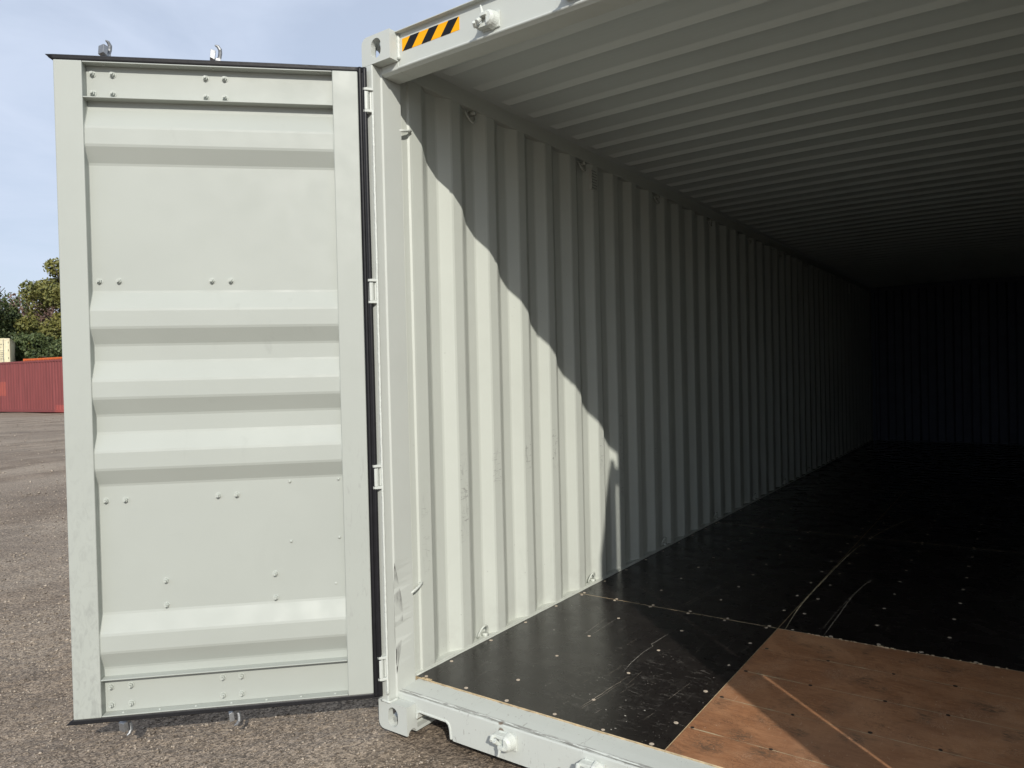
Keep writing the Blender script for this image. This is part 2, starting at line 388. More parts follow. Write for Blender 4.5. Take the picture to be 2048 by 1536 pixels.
class MB:                                                    # mesh builder: many primitives -> one mesh
    def __init__(s): s.v = []; s.f = []; s.mi = []; s.k = 0
    def add(s, verts, faces):
        n = len(s.v); s.v += [tuple(v) for v in verts]
        s.f += [tuple(i + n for i in f) for f in faces]; s.mi += [s.k] * len(faces); return s
    def box(s, x0, x1, y0, y1, z0, z1):
        v = [(x, y, z) for z in (z0, z1) for y in (y0, y1) for x in (x0, x1)]
        return s.add(v, [(0, 2, 3, 1), (4, 5, 7, 6), (0, 1, 5, 4), (2, 6, 7, 3), (0, 4, 6, 2), (1, 3, 7, 5)])
    def prism(s, poly, axis, a, b):
        """poly: 2-D points; axis 'x': (y,z); 'y': (x,z); 'z': (x,y)."""
        def P(q, w): return {'x': (w, q[0], q[1]), 'y': (q[0], w, q[1]), 'z': (q[0], q[1], w)}[axis]
        n = len(poly)
        v = [P(q, a) for q in poly] + [P(q, b) for q in poly]
        f = [tuple(range(n)), tuple(range(2 * n - 1, n - 1, -1))]
        f += [(i, i + n, (i + 1) % n + n, (i + 1) % n) for i in range(n)]
        return s.add(v, f)
    def cyl(s, p0, p1, r0, r1=None, n=12):
        p0, p1 = Vector(p0), Vector(p1); r1 = r0 if r1 is None else r1
        d = (p1 - p0).normalized(); a = d.orthogonal().normalized(); b = d.cross(a)
        v = []
        for p, r in ((p0, r0), (p1, r1)):
            for i in range(n):
                t = 2 * math.pi * i / n; v.append(p + a * math.cos(t) * r + b * math.sin(t) * r)
        f = [(i, (i + 1) % n, (i + 1) % n + n, i + n) for i in range(n)] + [tuple(range(n - 1, -1, -1)), tuple(range(n, 2 * n))]
        return s.add(v, f)
    def tube(s, pts, r, n=8, caps=True):
        pts = [Vector(p) for p in pts]; v = []; f = []
        ref = None
        for i, p in enumerate(pts):
            d = ((pts[min(i + 1, len(pts) - 1)] - pts[max(i - 1, 0)])).normalized()
            a = d.orthogonal().normalized() if ref is None else (ref - d * ref.dot(d)).normalized()
            ref = a; b = d.cross(a); rr = r[i] if isinstance(r, (list, tuple)) else r
            for j in range(n):
                t = 2 * math.pi * j / n; v.append(p + a * math.cos(t) * rr + b * math.sin(t) * rr)
        for i in range(len(pts) - 1):
            for j in range(n): f.append((i * n + j, i * n + (j + 1) % n, (i + 1) * n + (j + 1) % n, (i + 1) * n + j))
        if caps: f += [tuple(range(n - 1, -1, -1)), tuple(range((len(pts) - 1) * n, len(pts) * n))]
        return s.add(v, f)
    def build(s, name, mat, parent=None, smooth=False, mats=None, kind=None):
        o = obj(name, s.v, s.f, mat, parent, smooth, mats, s.mi if mats else None, kind)
        return recalc(o)

def empty(name, label, cat, loc=(0, 0, 0), rz=0, group=None):
    o = bpy.data.objects.new(name, None); C.objects.link(o)
    o.location = loc; o.rotation_euler = (0, 0, rz); o['label'] = label; o['category'] = cat
    if group: o['group'] = group
    return o

def cp(o, parent, loc=None, mat=None):                       # linked copy of one mesh
    c = o.copy(); C.objects.link(c); c.parent = parent
    if loc is not None: c.location = loc
    return c

def sheet(name, prof, axis, a, b, mat, parent, thick=0.002, cuts=1):
    """open profile polyline swept from a to b, solidified."""
    def P(q, w): return {'x': (w, q[0], q[1]), 'y': (q[0], w, q[1]), 'z': (q[0], q[1], w)}[axis]
    n = len(prof); ws = [a + (b - a) * i / cuts for i in range(cuts + 1)]
    v = [P(q, w) for w in ws for q in prof]
    f = [(k * n + i, k * n + i + 1, (k + 1) * n + i + 1, (k + 1) * n + i) for k in range(cuts) for i in range(n - 1)]
    o = obj(name, v, f, mat, parent)
    if thick:
        md = o.modifiers.new('solid', 'SOLIDIFY'); md.thickness = thick; md.offset = 0
    return o

# ------------------------------------------------------------------ ground
def vnoise(x, y, seed=0):
    xi = np.floor(x).astype(np.int64); yi = np.floor(y).astype(np.int64)
    fx = x - xi; fy = y - yi; fx = fx * fx * (3 - 2 * fx); fy = fy * fy * (3 - 2 * fy)
    def h(a, b):
        n = (a * 374761393 + b * 668265263 + seed * 1442695041) & 0x7fffffff
        n = ((n ^ (n >> 13)) * 1274126177) & 0x7fffffff
        return ((n ^ (n >> 16)) & 0xffff) / 65535.0
    return (h(xi, yi) * (1 - fx) + h(xi + 1, yi) * fx) * (1 - fy) + (h(xi, yi + 1) * (1 - fx) + h(xi + 1, yi + 1) * fx) * fy
def fbm(x, y, oct=4, seed=0):
    s = 0; a = 0.5; t = 0
    for k in range(oct):
        s = s + a * vnoise(x * 2 ** k + 17.3 * k, y * 2 ** k - 9.1 * k, seed + k); t += a; a *= 0.5
    return s / t
G0 = -0.026
def gheight(x, y):
    r = np.hypot(x - 0.5, y + 0.5)
    z = G0 + 0.030 * (fbm(x * 0.9, y * 0.9, 3, 3) - 0.5) + 0.022 * (fbm(x * 5, y * 5, 3, 9) - 0.5) + 0.012 * (fbm(x * 24, y * 24, 3, 5) - 0.5)
    # wheel ruts and a churned patch beyond the door
    rut = np.sin((x * 0.55 + y * 0.95) * 1.9 + 2.0 * fbm(x * .3, y * .3, 2, 21))
    z = z + 0.018 * rut * np.clip((r - 2.5) / 3, 0, 1)
    cl = np.exp(-(((x + 2.1) / 0.75) ** 2 + ((y - 0.05) / 0.6) ** 2))
    z = z + cl * 0.11 * (fbm(x * 4.5, y * 4.5, 4, 31) - 0.50)
    under = (x > -0.25) & (x < 2.7) & (y > -0.15) & (y < 12.4)
    return np.where(under, np.minimum(z, -0.008), z)
def axis(lo, hi, d, far_lo, far_hi, g=1.06):
    a = list(np.arange(lo, hi, d)); s = d; x = hi
    while x < far_hi: a.append(x); s *= g; x += s
    a.append(far_hi); s = d; x = lo; pre = []
    while x > far_lo: s *= g; x -= s; pre.append(x)
    return np.array(sorted(set([max(v, far_lo) for v in pre] + a)))
gx = axis(-3.2, 2.0, 0.013, -900, 900); gy = axis(-1.9, 1.2, 0.013, -900, 900)
GX, GY = np.meshgrid(gx, gy, indexing='ij')
GZ = gheight(GX, GY)
nx, ny = len(gx), len(gy)
co = np.stack([GX, GY, GZ], -1).reshape(-1, 3).astype(np.float32)
ii, jj = np.meshgrid(np.arange(nx - 1), np.arange(ny - 1), indexing='ij')
q = np.stack([ii * ny + jj, (ii + 1) * ny + jj, (ii + 1) * ny + jj + 1, ii * ny + jj + 1], -1).reshape(-1, 4).astype(np.int32)
def npmesh(name, co, quads, mat, smooth=True, parent=None):
    me = bpy.data.meshes.new(name); k = quads.shape[1]
    me.vertices.add(len(co)); me.vertices.foreach_set('co', co.ravel())
    me.loops.add(quads.size); me.loops.foreach_set('vertex_index', quads.ravel())
    me.polygons.add(len(quads)); me.polygons.foreach_set('loop_start', np.arange(0, quads.size, k, dtype=np.int32))
    me.polygons.foreach_set('loop_total', np.full(len(quads), k, dtype=np.int32))
    if smooth: me.polygons.foreach_set('use_smooth', np.ones(len(quads), dtype=bool))
    me.materials.append(mat); me.update(calc_edges=True)
    o = bpy.data.objects.new(name, me); C.objects.link(o)
    if parent: o.parent = parent
    return o
g = npmesh('ground', co, q, MAT['ground']); g['kind'] = 'structure'

# loose stones
def stones(n, x0, x1, y0, y1, s0, s1, bias=2.2):
    x = RNG.uniform(x0, x1, n); y = RNG.uniform(y0, y1, n)
    keep = ~((x > -0.02) & (x < 2.46) & (y > -0.02) & (y < 12.3))
    x, y = x[keep], y[keep]; n = len(x)
    s = s0 + (s1 - s0) * RNG.random(n) ** bias
    z = gheight(x, y) + s * 0.25
    base = np.array([(1, 0, 0), (0, 1, 0), (-1, 0, 0), (0, -1, 0), (0, 0, .8), (0, 0, -.8)])
    th = RNG.uniform(0, 6.28, n); c, sn = np.cos(th), np.sin(th)
    jit = RNG.uniform(0.6, 1.35, (n, 6, 1))
    P = base[None] * jit * s[:, None, None]
    P[:, :, 0] *= RNG.uniform(0.8, 1.5, (n, 1))
    X = P[:, :, 0] * c[:, None] - P[:, :, 1] * sn[:, None]; Y = P[:, :, 0] * sn[:, None] + P[:, :, 1] * c[:, None]
    V = np.stack([X + x[:, None], Y + y[:, None], P[:, :, 2] + z[:, None]], -1).reshape(-1, 3)
    F = np.array([(0, 1, 4), (1, 2, 4), (2, 3, 4), (3, 0, 4), (1, 0, 5), (2, 1, 5), (3, 2, 5), (0, 3, 5)])
    Q = (F[None] + 6 * np.arange(n)[:, None, None]).reshape(-1, 3)
    return V, Q
parts = [stones(42000, -3.2, 2.4, -1.9, 1.3, 0.0018, 0.0075, 2.8), stones(14000, -10, -2.4, -1.5, 6.0, 0.003, 0.014, 3.0), stones(5000, -34, -8, 0, 16, 0.008, 0.030, 3.5)]
V = []; Q = []; k = 0
for v, f in parts: V.append(v); Q.append(f + k); k += len(v)
gs = npmesh('gravel', np.concatenate(V).astype(np.float32), np.concatenate(Q).astype(np.int32), MAT['pebble'], False)
gs['kind'] = 'stuff'; gs['label'] = 'loose brown gravel stones scattered over the dirt yard'; gs['category'] = 'gravel'

# ------------------------------------------------------------------ the open container
W, L, H = 2.438, 12.192, 2.896
cont = empty('shipping_container', 'large open pale grey shipping container with a black and brown plywood floor, doors swung open', 'container')

# corner castings (hollow, with oval holes)
def stadium(cx, cz, w, h, n=10):
    r = w / 2; pts = []
    for i in range(n + 1):
        t = math.pi * i / n; pts.append((cx + r * math.cos(t), cz + (h / 2 - r) + r * math.sin(t)))
    for i in range(n + 1):
        t = math.pi + math.pi * i / n; pts.append((cx + r * math.cos(t), cz - (h / 2 - r) + r * math.sin(t)))
    return pts
def tmp(mb):
    return mb.build('tmp', None)
def boolean(base, cutters):
    for c in cutters:
        md = base.modifiers.new('b', 'BOOLEAN'); md.operation = 'DIFFERENCE'; md.solver = 'EXACT'; md.object = c
    bpy.context.view_layer.update()
    dg = bpy.context.evaluated_depsgraph_get()
    me = bpy.data.meshes.new_from_object(base.evaluated_get(dg))
    base.modifiers.clear(); old = base.data; base.data = me
    bpy.data.meshes.remove(old)
    for c in cutters:
        m = c.data; bpy.data.objects.remove(c); bpy.data.meshes.remove(m)
    return base
def casting(top):
    # local: x 0..0.162 (outer edge at 0), y 0..0.178, z 0..0.118
    r = 0.030; arc = []
    zc = 0.118 - r if top else r
    for i in range(7):
        t = math.pi / 2 * i / 6
        if top: arc.append((r - r * math.sin(t), zc + r * math.cos(t)))
        else: arc.append((r - r * math.cos(t), zc - r * math.sin(t)))
    poly = [(0.162, 0.118)] + arc + [(0, 0), (0.162, 0)] if top else [(0.162, 0.118), (0, 0.118)] + arc + [(0.162, 0)]
    b = tmp(MB().prism(poly, 'y', 0, 0.178))
    cut = [tmp(MB().box(0.026, 0.136, 0.026, 0.152, 0.024, 0.094)),
           tmp(MB().prism(stadium(0.083, 0.060, 0.056, 0.082), 'y', -0.02, 0.04)),
           tmp(MB().prism([(q[0], q[1]) for q in stadium(0.082, 0.085, 0.062, 0.10)], 'z', 0.06 if top else -0.02, 0.14 if top else 0.05)),
           tmp(MB().prism(stadium(0.085, 0.060, 0.056, 0.082), 'x', -0.02, 0.04))]
    if not top:
        cut.append(tmp(MB().cyl((0.12, 0.032, -0.004), (0.20, 0.032, -0.004), 0.024, n=20)))
        cut.append(tmp(MB().box(0.130, 0.20, 0.062, 0.150, 0.014, 0.098)))
    boolean(b, cut)
    b.data.materials.clear(); b.data.materials.append(MAT['paint'])
    return b
for top in (False, True):
    o = casting(top); o.name = 'corner_casting'; o.data.name = 'corner_casting'; o.parent = cont
    z = H - 0.118 if top else 0
    o.location = (0, 0, z); bev(o, 0.0025, 2, 40, False)
    bm = bmesh.new(); bm.from_mesh(o.data)
    bmesh.ops.scale(bm, vec=(-1, 1, 1), verts=bm.verts); bmesh.ops.reverse_faces(bm, faces=bm.faces)
    mm = bpy.data.meshes.new('corner_casting_mirrored'); bm.to_mesh(mm); bm.free()
    mm.materials.clear(); mm.materials.append(MAT['paint'])
    for (x, y, rz, me) in ((W, 0, 0, mm), (W, L, math.pi, o.data), (0, L, math.pi, mm)):
        c = cp(o, cont, (x, y, z)); c.data = me; c.rotation_euler = (0, 0, rz)
        if y > 1: c.material_slots[0].link = 'OBJECT'; c.material_slots[0].material = MAT['endshade']  # rear castings coloured dark to paint in the interior shade
# scrap of rusty twist lock timber inside the bottom casting
MB().box(0.060, 0.132, 0.070, 0.148, 0.026, 0.070).build('rust_patch', MAT['rust'], cont)

# corner posts
def post(right=False):
    fx = 0.038 if right else 0.055
    P = [(0.003, 0.0), (fx, 0.0), (fx + 0.003, 0.003), (fx + 0.003, 0.048), (0.0645, 0.050), (0.0645, 0.160), (0.030, 0.160), (0.012, 0.178), (0.0, 0.178), (0.0, 0.004)]
    if right: P = [(W - x, y) for x, y in P][::-1]
    zs = [0.118] + list(np.linspace(0.20, 0.70, 22)) + [1.2, 2.0, H - 0.118]
    v = []; n = len(P)
    for z in zs:
        s = math.sin(math.pi * (z - 0.2) / 0.5) if 0.2 < z < 0.7 else 0
        for (x, y) in P:
            if not right and abs(x - 0.0645) < 1e-6 and abs(y - 0.05) < 1e-6 and s > 0:
                j = 0.6 + 0.8 * random.random()
                v.append((x - 0.010 * s * j, y + 0.004 * s * j, z))
            else: v.append((x, y, z))
    f = [(k * n + i, k * n + (i + 1) % n, (k + 1) * n + (i + 1) % n, (k + 1) * n + i) for k in range(len(zs) - 1) for i in range(n)]
    f += [tuple(range(n)), tuple(range(len(zs) * n - 1, (len(zs) - 1) * n - 1, -1))]
    return recalc(obj('corner_post', v, f, MAT['post'] if not right else MAT['paint'], cont))
bev(post(), 0.0022, 2, 30, False); bev(post(True), 0.0022, 2, 30, False)
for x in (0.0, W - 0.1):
    bev(MB().box(x, x + 0.1, L - 0.1, L, 0.118, H - 0.118).build('corner_post', MAT['endshade'], cont), 0.003)  # rear posts carry the same painted shade
# vertical weld bead on the post
bead = []
for x0 in (0.0575,):
    zz = np.arange(0.15, 2.60, 0.014)
    bead = [(x0 + 0.0008 * random.uniform(-1, 1), -0.0005, z) for z in zz]
MB().tube(bead, [0.0052 + 0.0010 * random.random() for _ in bead], 7).build('weld_bead', MAT['weld'], cont, True)
wl = [(0.164 + 0.002 * random.random(), 0.049, z) for z in np.arange(2.785, 2.890, 0.010)]
MB().tube(wl, [0.0062 + 0.003 * random.random() for _ in wl], 7).build('weld_bead', MAT['weld'], cont, True)
wl = [(0.02 + 0.012 * i, -0.001 + 0.001 * random.random(), 0.1195) for i in range(5)] + [(0.066 + 0.002 * random.random(), 0.012 * i, 0.1195) for i in range(5)]
MB().tube(wl, [0.004 + 0.002 * random.random() for _ in wl], 6).build('weld_bead', MAT['weld'], cont, True)

# lashing channel behind the post (two rounded vertical ridges)
for sgn in (0, 1):
    pr = [(0.030, 0.162), (0.028, 0.186), (0.034, 0.192), (0.0345, 0.226), (0.042, 0.233), (0.0425, 0.243), (0.042, 0.3115)]
    if sgn: pr = [(W - x, y) for x, y in pr]
    sheet('lashing_channel', pr, 'z', 0.172, 2.79, MAT['wall'], cont, 0.003)
# lashing hooks between the post and the channel
def hook(z, slope, x_m=1):
    m = MB()
    f = lambda x: x if x_m > 0 else W - x
    m.tube([(f(0.060), 0.150, z - 0.012 + 0 * slope), (f(0.061), 0.175, z - 0.006), (f(0.057), 0.205, z + 0.002), (f(0.050), 0.232, z + 0.010), (f(0.030), 0.236, z + 0.011)], 0.0065, 8)
    return m.build('lashing_bar', MAT['weld'], cont, True)
for z in (0.551, 1.22, 1.89, 2.554):
    if z in (0.551, 2.554): hook(z, 1)
    hook(z, 1, -1)

# sill: profile in (y, z)
SP = [(0.052, 0.015), (0.052, 0.1395), (0.0545, 0.1445), (0.060, 0.1462), (0.0665, 0.1452), (0.070, 0.1452), (0.0735, 0.1480), (0.120, 0.1500), (0.1815, 0.1515), (0.1815, 0.02), (0.20, 0.015)]
def sill():
    # front plate with fork notches near both castings
    def rr(x0, x1, z):                                      # rounded notch outline
        return [(x0, 0.015), (x0, z - 0.012), (x0 + 0.012, z), (x1 - 0.02, z - 0.003), (x1 - 0.005, z - 0.013), (x1, z - 0.03), (x1 + 0.004, 0.03), (x1 + 0.012, 0.015)]
    n1 = rr(0.172, 0.352, 0.088); n2 = [(W - x, z) for x, z in n1][::-1]
    out = [(0.0645, 0.1395), (0.0645, 0.1185), (0.163, 0.1185)] + [(0.163, 0.092), (0.172, 0.088)][:1] + [(0.163, 0.060), (0.172, 0.060)] + n1[1:] + n2[:-1] + [(W - 0.172, 0.060), (W - 0.163, 0.060)] + [(W - 0.163, 0.1185), (W - 0.0645, 0.1185), (W - 0.0645, 0.1395)]
    m = MB().prism(out, 'y', 0.052, 0.058)
    o = m.build('door_sill', MAT['sill'], cont)
    # upper rolled edge and top plate
    P = [(0.052, 0.1395), (0.0530, 0.1430), (0.0560, 0.1455), (0.060, 0.1462), (0.0655, 0.1450), (0.0690, 0.1450), (0.0725, 0.1480), (0.120, 0.1515), (0.1815, 0.1545), (0.1815, 0.1400), (0.058, 0.1395)]
    o2 = MB().prism(P, 'x', 0.0645, W - 0.0645)
    o2.box(0.0645, W - 0.0645, 0.060, 0.066, 0.10, 0.138)
    t = o2.build('sill_top_plate', MAT['sill'], o)
    # folded lip round the notch
    for mir in (0, 1):
        pts = [(0.166, 0.058), (0.169, 0.085), (0.182, 0.0935), (0.332, 0.0905), (0.348, 0.081), (0.354, 0.060), (0.358, 0.020)]
        inn = [(0.174, 0.056), (0.177, 0.079), (0.186, 0.0855), (0.330, 0.0825), (0.341, 0.075), (0.346, 0.058), (0.350, 0.020)]
        if mir: pts = [(W - x, z) for x, z in pts]; inn = [(W - x, z) for x, z in inn]
        n = len(pts)
        v = [(x, 0.0485, z) for x, z in pts] + [(x, 0.0485, z) for x, z in inn] + [(x, 0.200, z) for x, z in pts] + [(x, 0.200, z) for x, z in inn]
        f = []
        for i in range(n - 1):
            f += [(i, i + 1, n + i + 1, n + i), (2 * n + i, 3 * n + i, 3 * n + i + 1, 2 * n + i + 1), (i, 2 * n + i, 2 * n + i + 1, i + 1), (n + i, n + i + 1, 3 * n + i + 1, 3 * n + i)]
        f += [(0, n, 3 * n, 2 * n), (n - 1, 2 * n - 1 + 0, 4 * n - 1, 3 * n - 1)]
        bev(recalc(obj('notch_lip', v, f, MAT['weld'], o)), 0.0018, 2, 40, False)
    return o
SILL = sill()

# header: profile in (y, z)
HP = [(0.052, 2.759), (0.052, 2.8895), (0.030, 2.8895), (0.0295, 2.8935), (0.035, 2.894), (0.148, 2.894), (0.148, 2.738), (0.0615, 2.738), (0.057, 2.741), (0.053, 2.7430), (0.046, 2.7460), (0.0435, 2.7500), (0.0445, 2.7545), (0.049, 2.7560)]
hd = MB().prism(HP, 'x', 0.1635, W - 0.1635)
hd.prism([(0.0480, 2.777), (0.148, 2.777), (0.148, 2.738), (0.0615, 2.738), (0.057, 2.741), (0.053, 2.7435), (0.048, 2.746), (0.046, 2.750), (0.0475, 2.754)], 'x', 0.0660, 0.1630)
hd.prism([(0.0480, 2.777), (0.148, 2.777), (0.148, 2.738), (0.0615, 2.738), (0.057, 2.741), (0.053, 2.7435), (0.048, 2.746), (0.046, 2.750), (0.0475, 2.754)], 'x', W - 0.1630, W - 0.0660)
HEAD = hd.build('door_header', MAT['paint'], cont); bev(HEAD, 0.0012, 2, 30, False)

# hazard decals
def decal(x0):
    m = MB(); x1 = x0 + 0.303; z0, z1 = 2.8145, 2.8655; y = 0.0512
    m.k = 0; m.box(x0, x1, y, 0.0519, z0, z1)
    m.k = 1
    for k in range(3):
        a = x0 + 0.004 + 0.1015 * k
        poly = [(a, z0), (a + 0.050, z0), (a + 0.092, z1), (a + 0.042, z1)]
        poly = [(min(q[0], x1), q[1]) for q in poly]
        m.prism(poly, 'y', y - 0.0005, y)
    return m.build('hazard_tape', None, HEAD, mats=[MAT['yellow'], MAT['black']])
decal(0.183); decal(W - 0.183 - 0.303)

# cam keepers
def keeper(x, z, flip, parent):
    m = MB()
    m.box(-0.028, 0.052, -0.007, 0.0, -0.030, 0.030)
    # rounded shield on the right
    n = 12
    for (ya, yb, ra, rb) in ((-0.034, -0.006, 0.030, 0.036), (-0.044, -0.034, 0.022, 0.030)):
        v = []; 
        for y, r in ((ya, ra), (yb, rb)):
            for i in range(n + 1):
                t = -math.pi / 2 + math.pi * i / n
                v.append((0.016 + r * math.cos(t), y, r * math.sin(t)))
        N = n + 1
        f = [(i, i + 1, N + i + 1, N + i) for i in range(n)] + [tuple(range(N)), tuple(range(2 * N - 1, N - 1, -1)), (0, N, 2 * N - 1, N - 1)]
        m.add(v, f)
    m.cyl((0.0, -0.040, 0.014), (-0.004, -0.046, 0.048), 0.009, 0.003, 8)
    m.box(-0.006, 0.020, -0.050, -0.006, 0.006, 0.018)
    m.box(-0.036, 0.016, -0.034, -0.004, -0.026, -0.012)
    m.cyl((-0.036, -0.036, -0.018), (-0.030, -0.056, -0.010), 0.010, 0.007, 8)
    m.cyl((-0.018, -0.052, -0.012), (-0.010, -0.030, 0.010), 0.010, 0.008, 8)
    m.box(-0.014, 0.030, -0.028, -0.004, -0.018, 0.012)
    if flip: m.v = [(a, b, -c) for a, b, c in m.v]
    o = m.build('cam_keeper', MAT['weld'], parent); o.location = (x, 0.052, z)
    bev(o, 0.003, 2, 30, False)
    return o
k1 = keeper(0.628, 2.800, False, HEAD); k2 = keeper(0.628, 0.094, True, SILL)
for x in (1.000, W - 1.0, W - 0.628):
    zh = 2.800
    cp(k1, HEAD, (x, 0.052, zh)); cp(k2, SILL, (x, 0.052, 0.094))

# rails
for x0, x1 in ((0.0, 0.0440), (W - 0.0440, W)):
    bev(MB().box(x0, x1, 0.165, L - 0.10, 0.020, 0.1720).build('bottom_side_rail', MAT['wall'], cont), 0.002)
    xi = (0.0, 0.0455) if x0 == 0 else (W - 0.0455, W)
    bev(MB().box(xi[0], xi[1], 0.150, L - 0.10, 2.790, 2.893).build('top_side_rail', MAT['wall'], cont), 0.003)
# weld fillet along the floor
for sgn in (0, 1):
    pts = []
    x = 0.046
    for y in np.arange(0.19, 6.0, 0.05):
        pts.append(((W - x) if sgn else x, y, 0.1615 + 0.0012 * random.random()))
    MB().tube(pts, 0.0042, 5).build('sealant_bead', MAT['wall'], cont, True)

# corrugated side walls (plan profile)
def corr(y0, y1):
    pts = []; k = 0; b = 0.006
    xp, xr = 0.0425, 0.0067
    y = y0
    while y < y1:
        # protruding flat ends at y, slope out, recessed flat, slope back
        s = 0.0693; dx = (xp - xr)
        ux, uy = dx / math.hypot(dx, s) * b, s / math.hypot(dx, s) * b
        pts += [(xp, y - b), (xp - ux, y + uy), (xr + ux, y + s - uy), (xr, y + s + b),
                (xr, y + 2 * s - b), (xr + ux, y + 2 * s + uy), (xp - ux, y + 3 * s - uy), (xp, y + 3 * s + b)]
        y += 0.278
    return pts
prof = [(0.0425, 0.2445)] + corr(0.312, 11.75)
prof += [(0.0425, L - 0.10)]
SW = warp(sheet('side_wall', prof, 'z', 0.172, 2.790, MAT['wall'], cont, 0.0016, 18), 0, 0.0022, 1.6)
SW2 = sheet('side_wall', [(W - x, y) for x, y in prof], 'z', 0.172, 2.790, MAT['wall'], cont, 0.0016)
# end wall
ep = [(0.08, L - 0.045)]
x = 0.14
while x < W - 0.22:
    ep += [(x, L - 0.045), (x + 0.03, L - 0.09), (x + 0.13, L - 0.09), (x + 0.16, L - 0.045)]; x += 0.25
ep += [(W - 0.08, L - 0.045)]
sheet('end_wall', ep, 'z', 0.16, 2.80, MAT['endshade'], cont, 0.002)
MB().box(0.10, W - 0.10, L - 0.034, L - 0.004, 0.162, 2.796).build('end_light_block', MAT['endshade'], cont)  # added plate, only blocks light leaking in round the end wall
MB().box(0.046, W - 0.046, L - 0.104, L - 0.036, 0.158, 0.172).build('end_angle', MAT['endshade'], cont)
MB().box(0.162, W - 0.162, L - 0.08, L, 0.015, 0.158).build('end_rail', MAT['endshade'], cont)
MB().box(0.162, W - 0.162, L - 0.08, L, 2.80, 2.893).build('end_rail', MAT['endshade'], cont)

# lashing rings
def ring(y, z, flip, right, parent):
    m = MB(); s = -1 if flip else 1
    pts = [(0.026 + 0.018 * math.sin(math.pi * i / 12), 0.036 * -math.cos(math.pi * i / 12), s * 0.052 * math.sin(math.pi * i / 12)) for i in range(13)]
    m.tube(pts, 0.0055, 7)
    m.box(0.010, 0.040, 0.012, 0.034, -0.006 if flip else -0.012, 0.012 if flip else 0.006)
    if right: m.v = [(-a, b, c) for a, b, c in m.v]
    o = m.build('lashing_ring', MAT['wall'], parent, True)
    o.location = (W if right else 0, y, z); return o
for right, par in ((False, SW), (True, SW2)):
    a = ring(0.690, 0.180, False, right, par); b = ring(0.690, 2.778, True, right, par)
    for k in range(1, 10):
        y = 0.690 + 1.112 * k
        cp(a, par, (W if right else 0, y, 0.180)); cp(b, par, (W if right else 0, y, 2.778))
# vent grille
def vent(y, right, par):
    m = MB(); m.k = 0; m.box(0.010, 0.0485, -0.035, 0.035, -0.075, 0.055)
    m.k = 1
    for i in range(4):
        for j in range(7):
            yy = -0.024 + 0.016 * i + (0.004 if j % 2 else -0.004); zz = -0.062 + 0.0175 * j
            m.cyl((0.0486, yy, zz), (0.0489, yy, zz), 0.0042, n=8)
    if right: m.v = [(-a, b, c) for a, b, c in m.v]
    o = m.build('air_vent', None, par, mats=[MAT['wall'], MAT['black']]); o.location = (W if right else 0, y, 2.705)
vent(1.92, False, SW); vent(1.92, True, SW2); vent(10.2, False, SW)

# roof with pressed ribs
def roof():
    ZH, ZL = 2.866, 2.8505
    ys = [(0.1485, 0)]
    y = 0.438
    while y < L - 0.25:
        ys += [(y - 0.038, 0), (y - 0.033, 0.08), (y - 0.003, 0.96), (y, 1), (y + 0.004, 0.97), (y + 0.028, 0.60), (y + 0.055, 0.30), (y + 0.085, 0.10), (y + 0.120, 0)]; y += 0.2315
    ys.append((L - 0.02, 0))
    xs = [(0.046, 0), (0.090, 0), (0.118, 1)] + [(x, 1) for x in np.linspace(0.3, W - 0.3, 9)] + [(W - 0.118, 1), (W - 0.090, 0), (W - 0.046, 0)]
    v = []
    for x, fx in xs:
        cam_ = 0.012 * (1 - ((x - W / 2) / (W / 2)) ** 2)
        for y, fy in ys: v.append((x, y, ZH - (ZH - ZL) * fx * fy + cam_))
    n = len(ys)
    f = [(i * n + j, (i + 1) * n + j, (i + 1) * n + j + 1, i * n + j + 1) for i in range(len(xs) - 1) for j in range(n - 1)]
    o = obj('roof_panel', v, f, MAT['roof'], cont)
    md = o.modifiers.new('solid', 'SOLIDIFY'); md.thickness = 0.002; md.offset = 1
    return warp(o, 2, 0.003, 1.3, 8)
roof()

# floor sheets
ZF = 0.160
def fsheet(x0, x1, y0, y1, mat, th=0.028):
    m = MB(); c = 0.0009
    m.k = 1; m.box(x0, x1, y0, y1, ZF - th, ZF - c)
    m.k = 0
    v = [(x0, y0, ZF - c), (x1, y0, ZF - c), (x1, y1, ZF - c), (x0, y1, ZF - c), (x0 + c, y0 + c, ZF), (x1 - c, y0 + c, ZF), (x1 - c, y1 - c, ZF), (x0 + c, y1 - c, ZF)]
    m.add(v, [(4, 5, 6, 7)]); m.k = 1
    m.add(v, [(0, 1, 5, 4), (1, 2, 6, 5), (2, 3, 7, 6), (3, 0, 4, 7)])
    me = m.build('floor_sheet', None, cont, mats=[mat, MAT['ply']])
    return me
XS = 1.2150
sh = {}
sh['a'] = fsheet(0.0450, XS - 0.0008, 0.1830, 1.5990, MAT['floor'])
sh['b'] = fsheet(XS + 0.0008, W - 0.0450, 0.1830, 1.5990, MAT['brown'])
yb = [1.6006, 3.955, 6.34, 8.72, 11.10, L - 0.105]
for k in range(len(yb) - 1):
    sh['l%d' % k] = fsheet(0.0450, XS - 0.0008, yb[k], yb[k + 1] - 0.0016, MAT['floor'])
    sh['r%d' % k] = fsheet(XS + 0.0008, W - 0.0450, yb[k], yb[k + 1] - 0.0016, MAT['floor'])
# cross members and sub floor keep the gaps dark
MB().box(0.046, W - 0.046, 0.20, L - 0.1, 0.118, 0.129).build('floor_underside', MAT['steel_in'], cont)
cm = None
for k in range(30):
    y = 0.45 + 0.39 * k
    if cm is None: cm = MB().box(0.0445, W - 0.0445, -0.022, 0.022, 0.020, 0.117).build('cross_member', MAT['steel_in'], cont); cm.location = (0, y, 0)
    elif y < L - 0.2: cp(cm, cont, (0, y, 0))

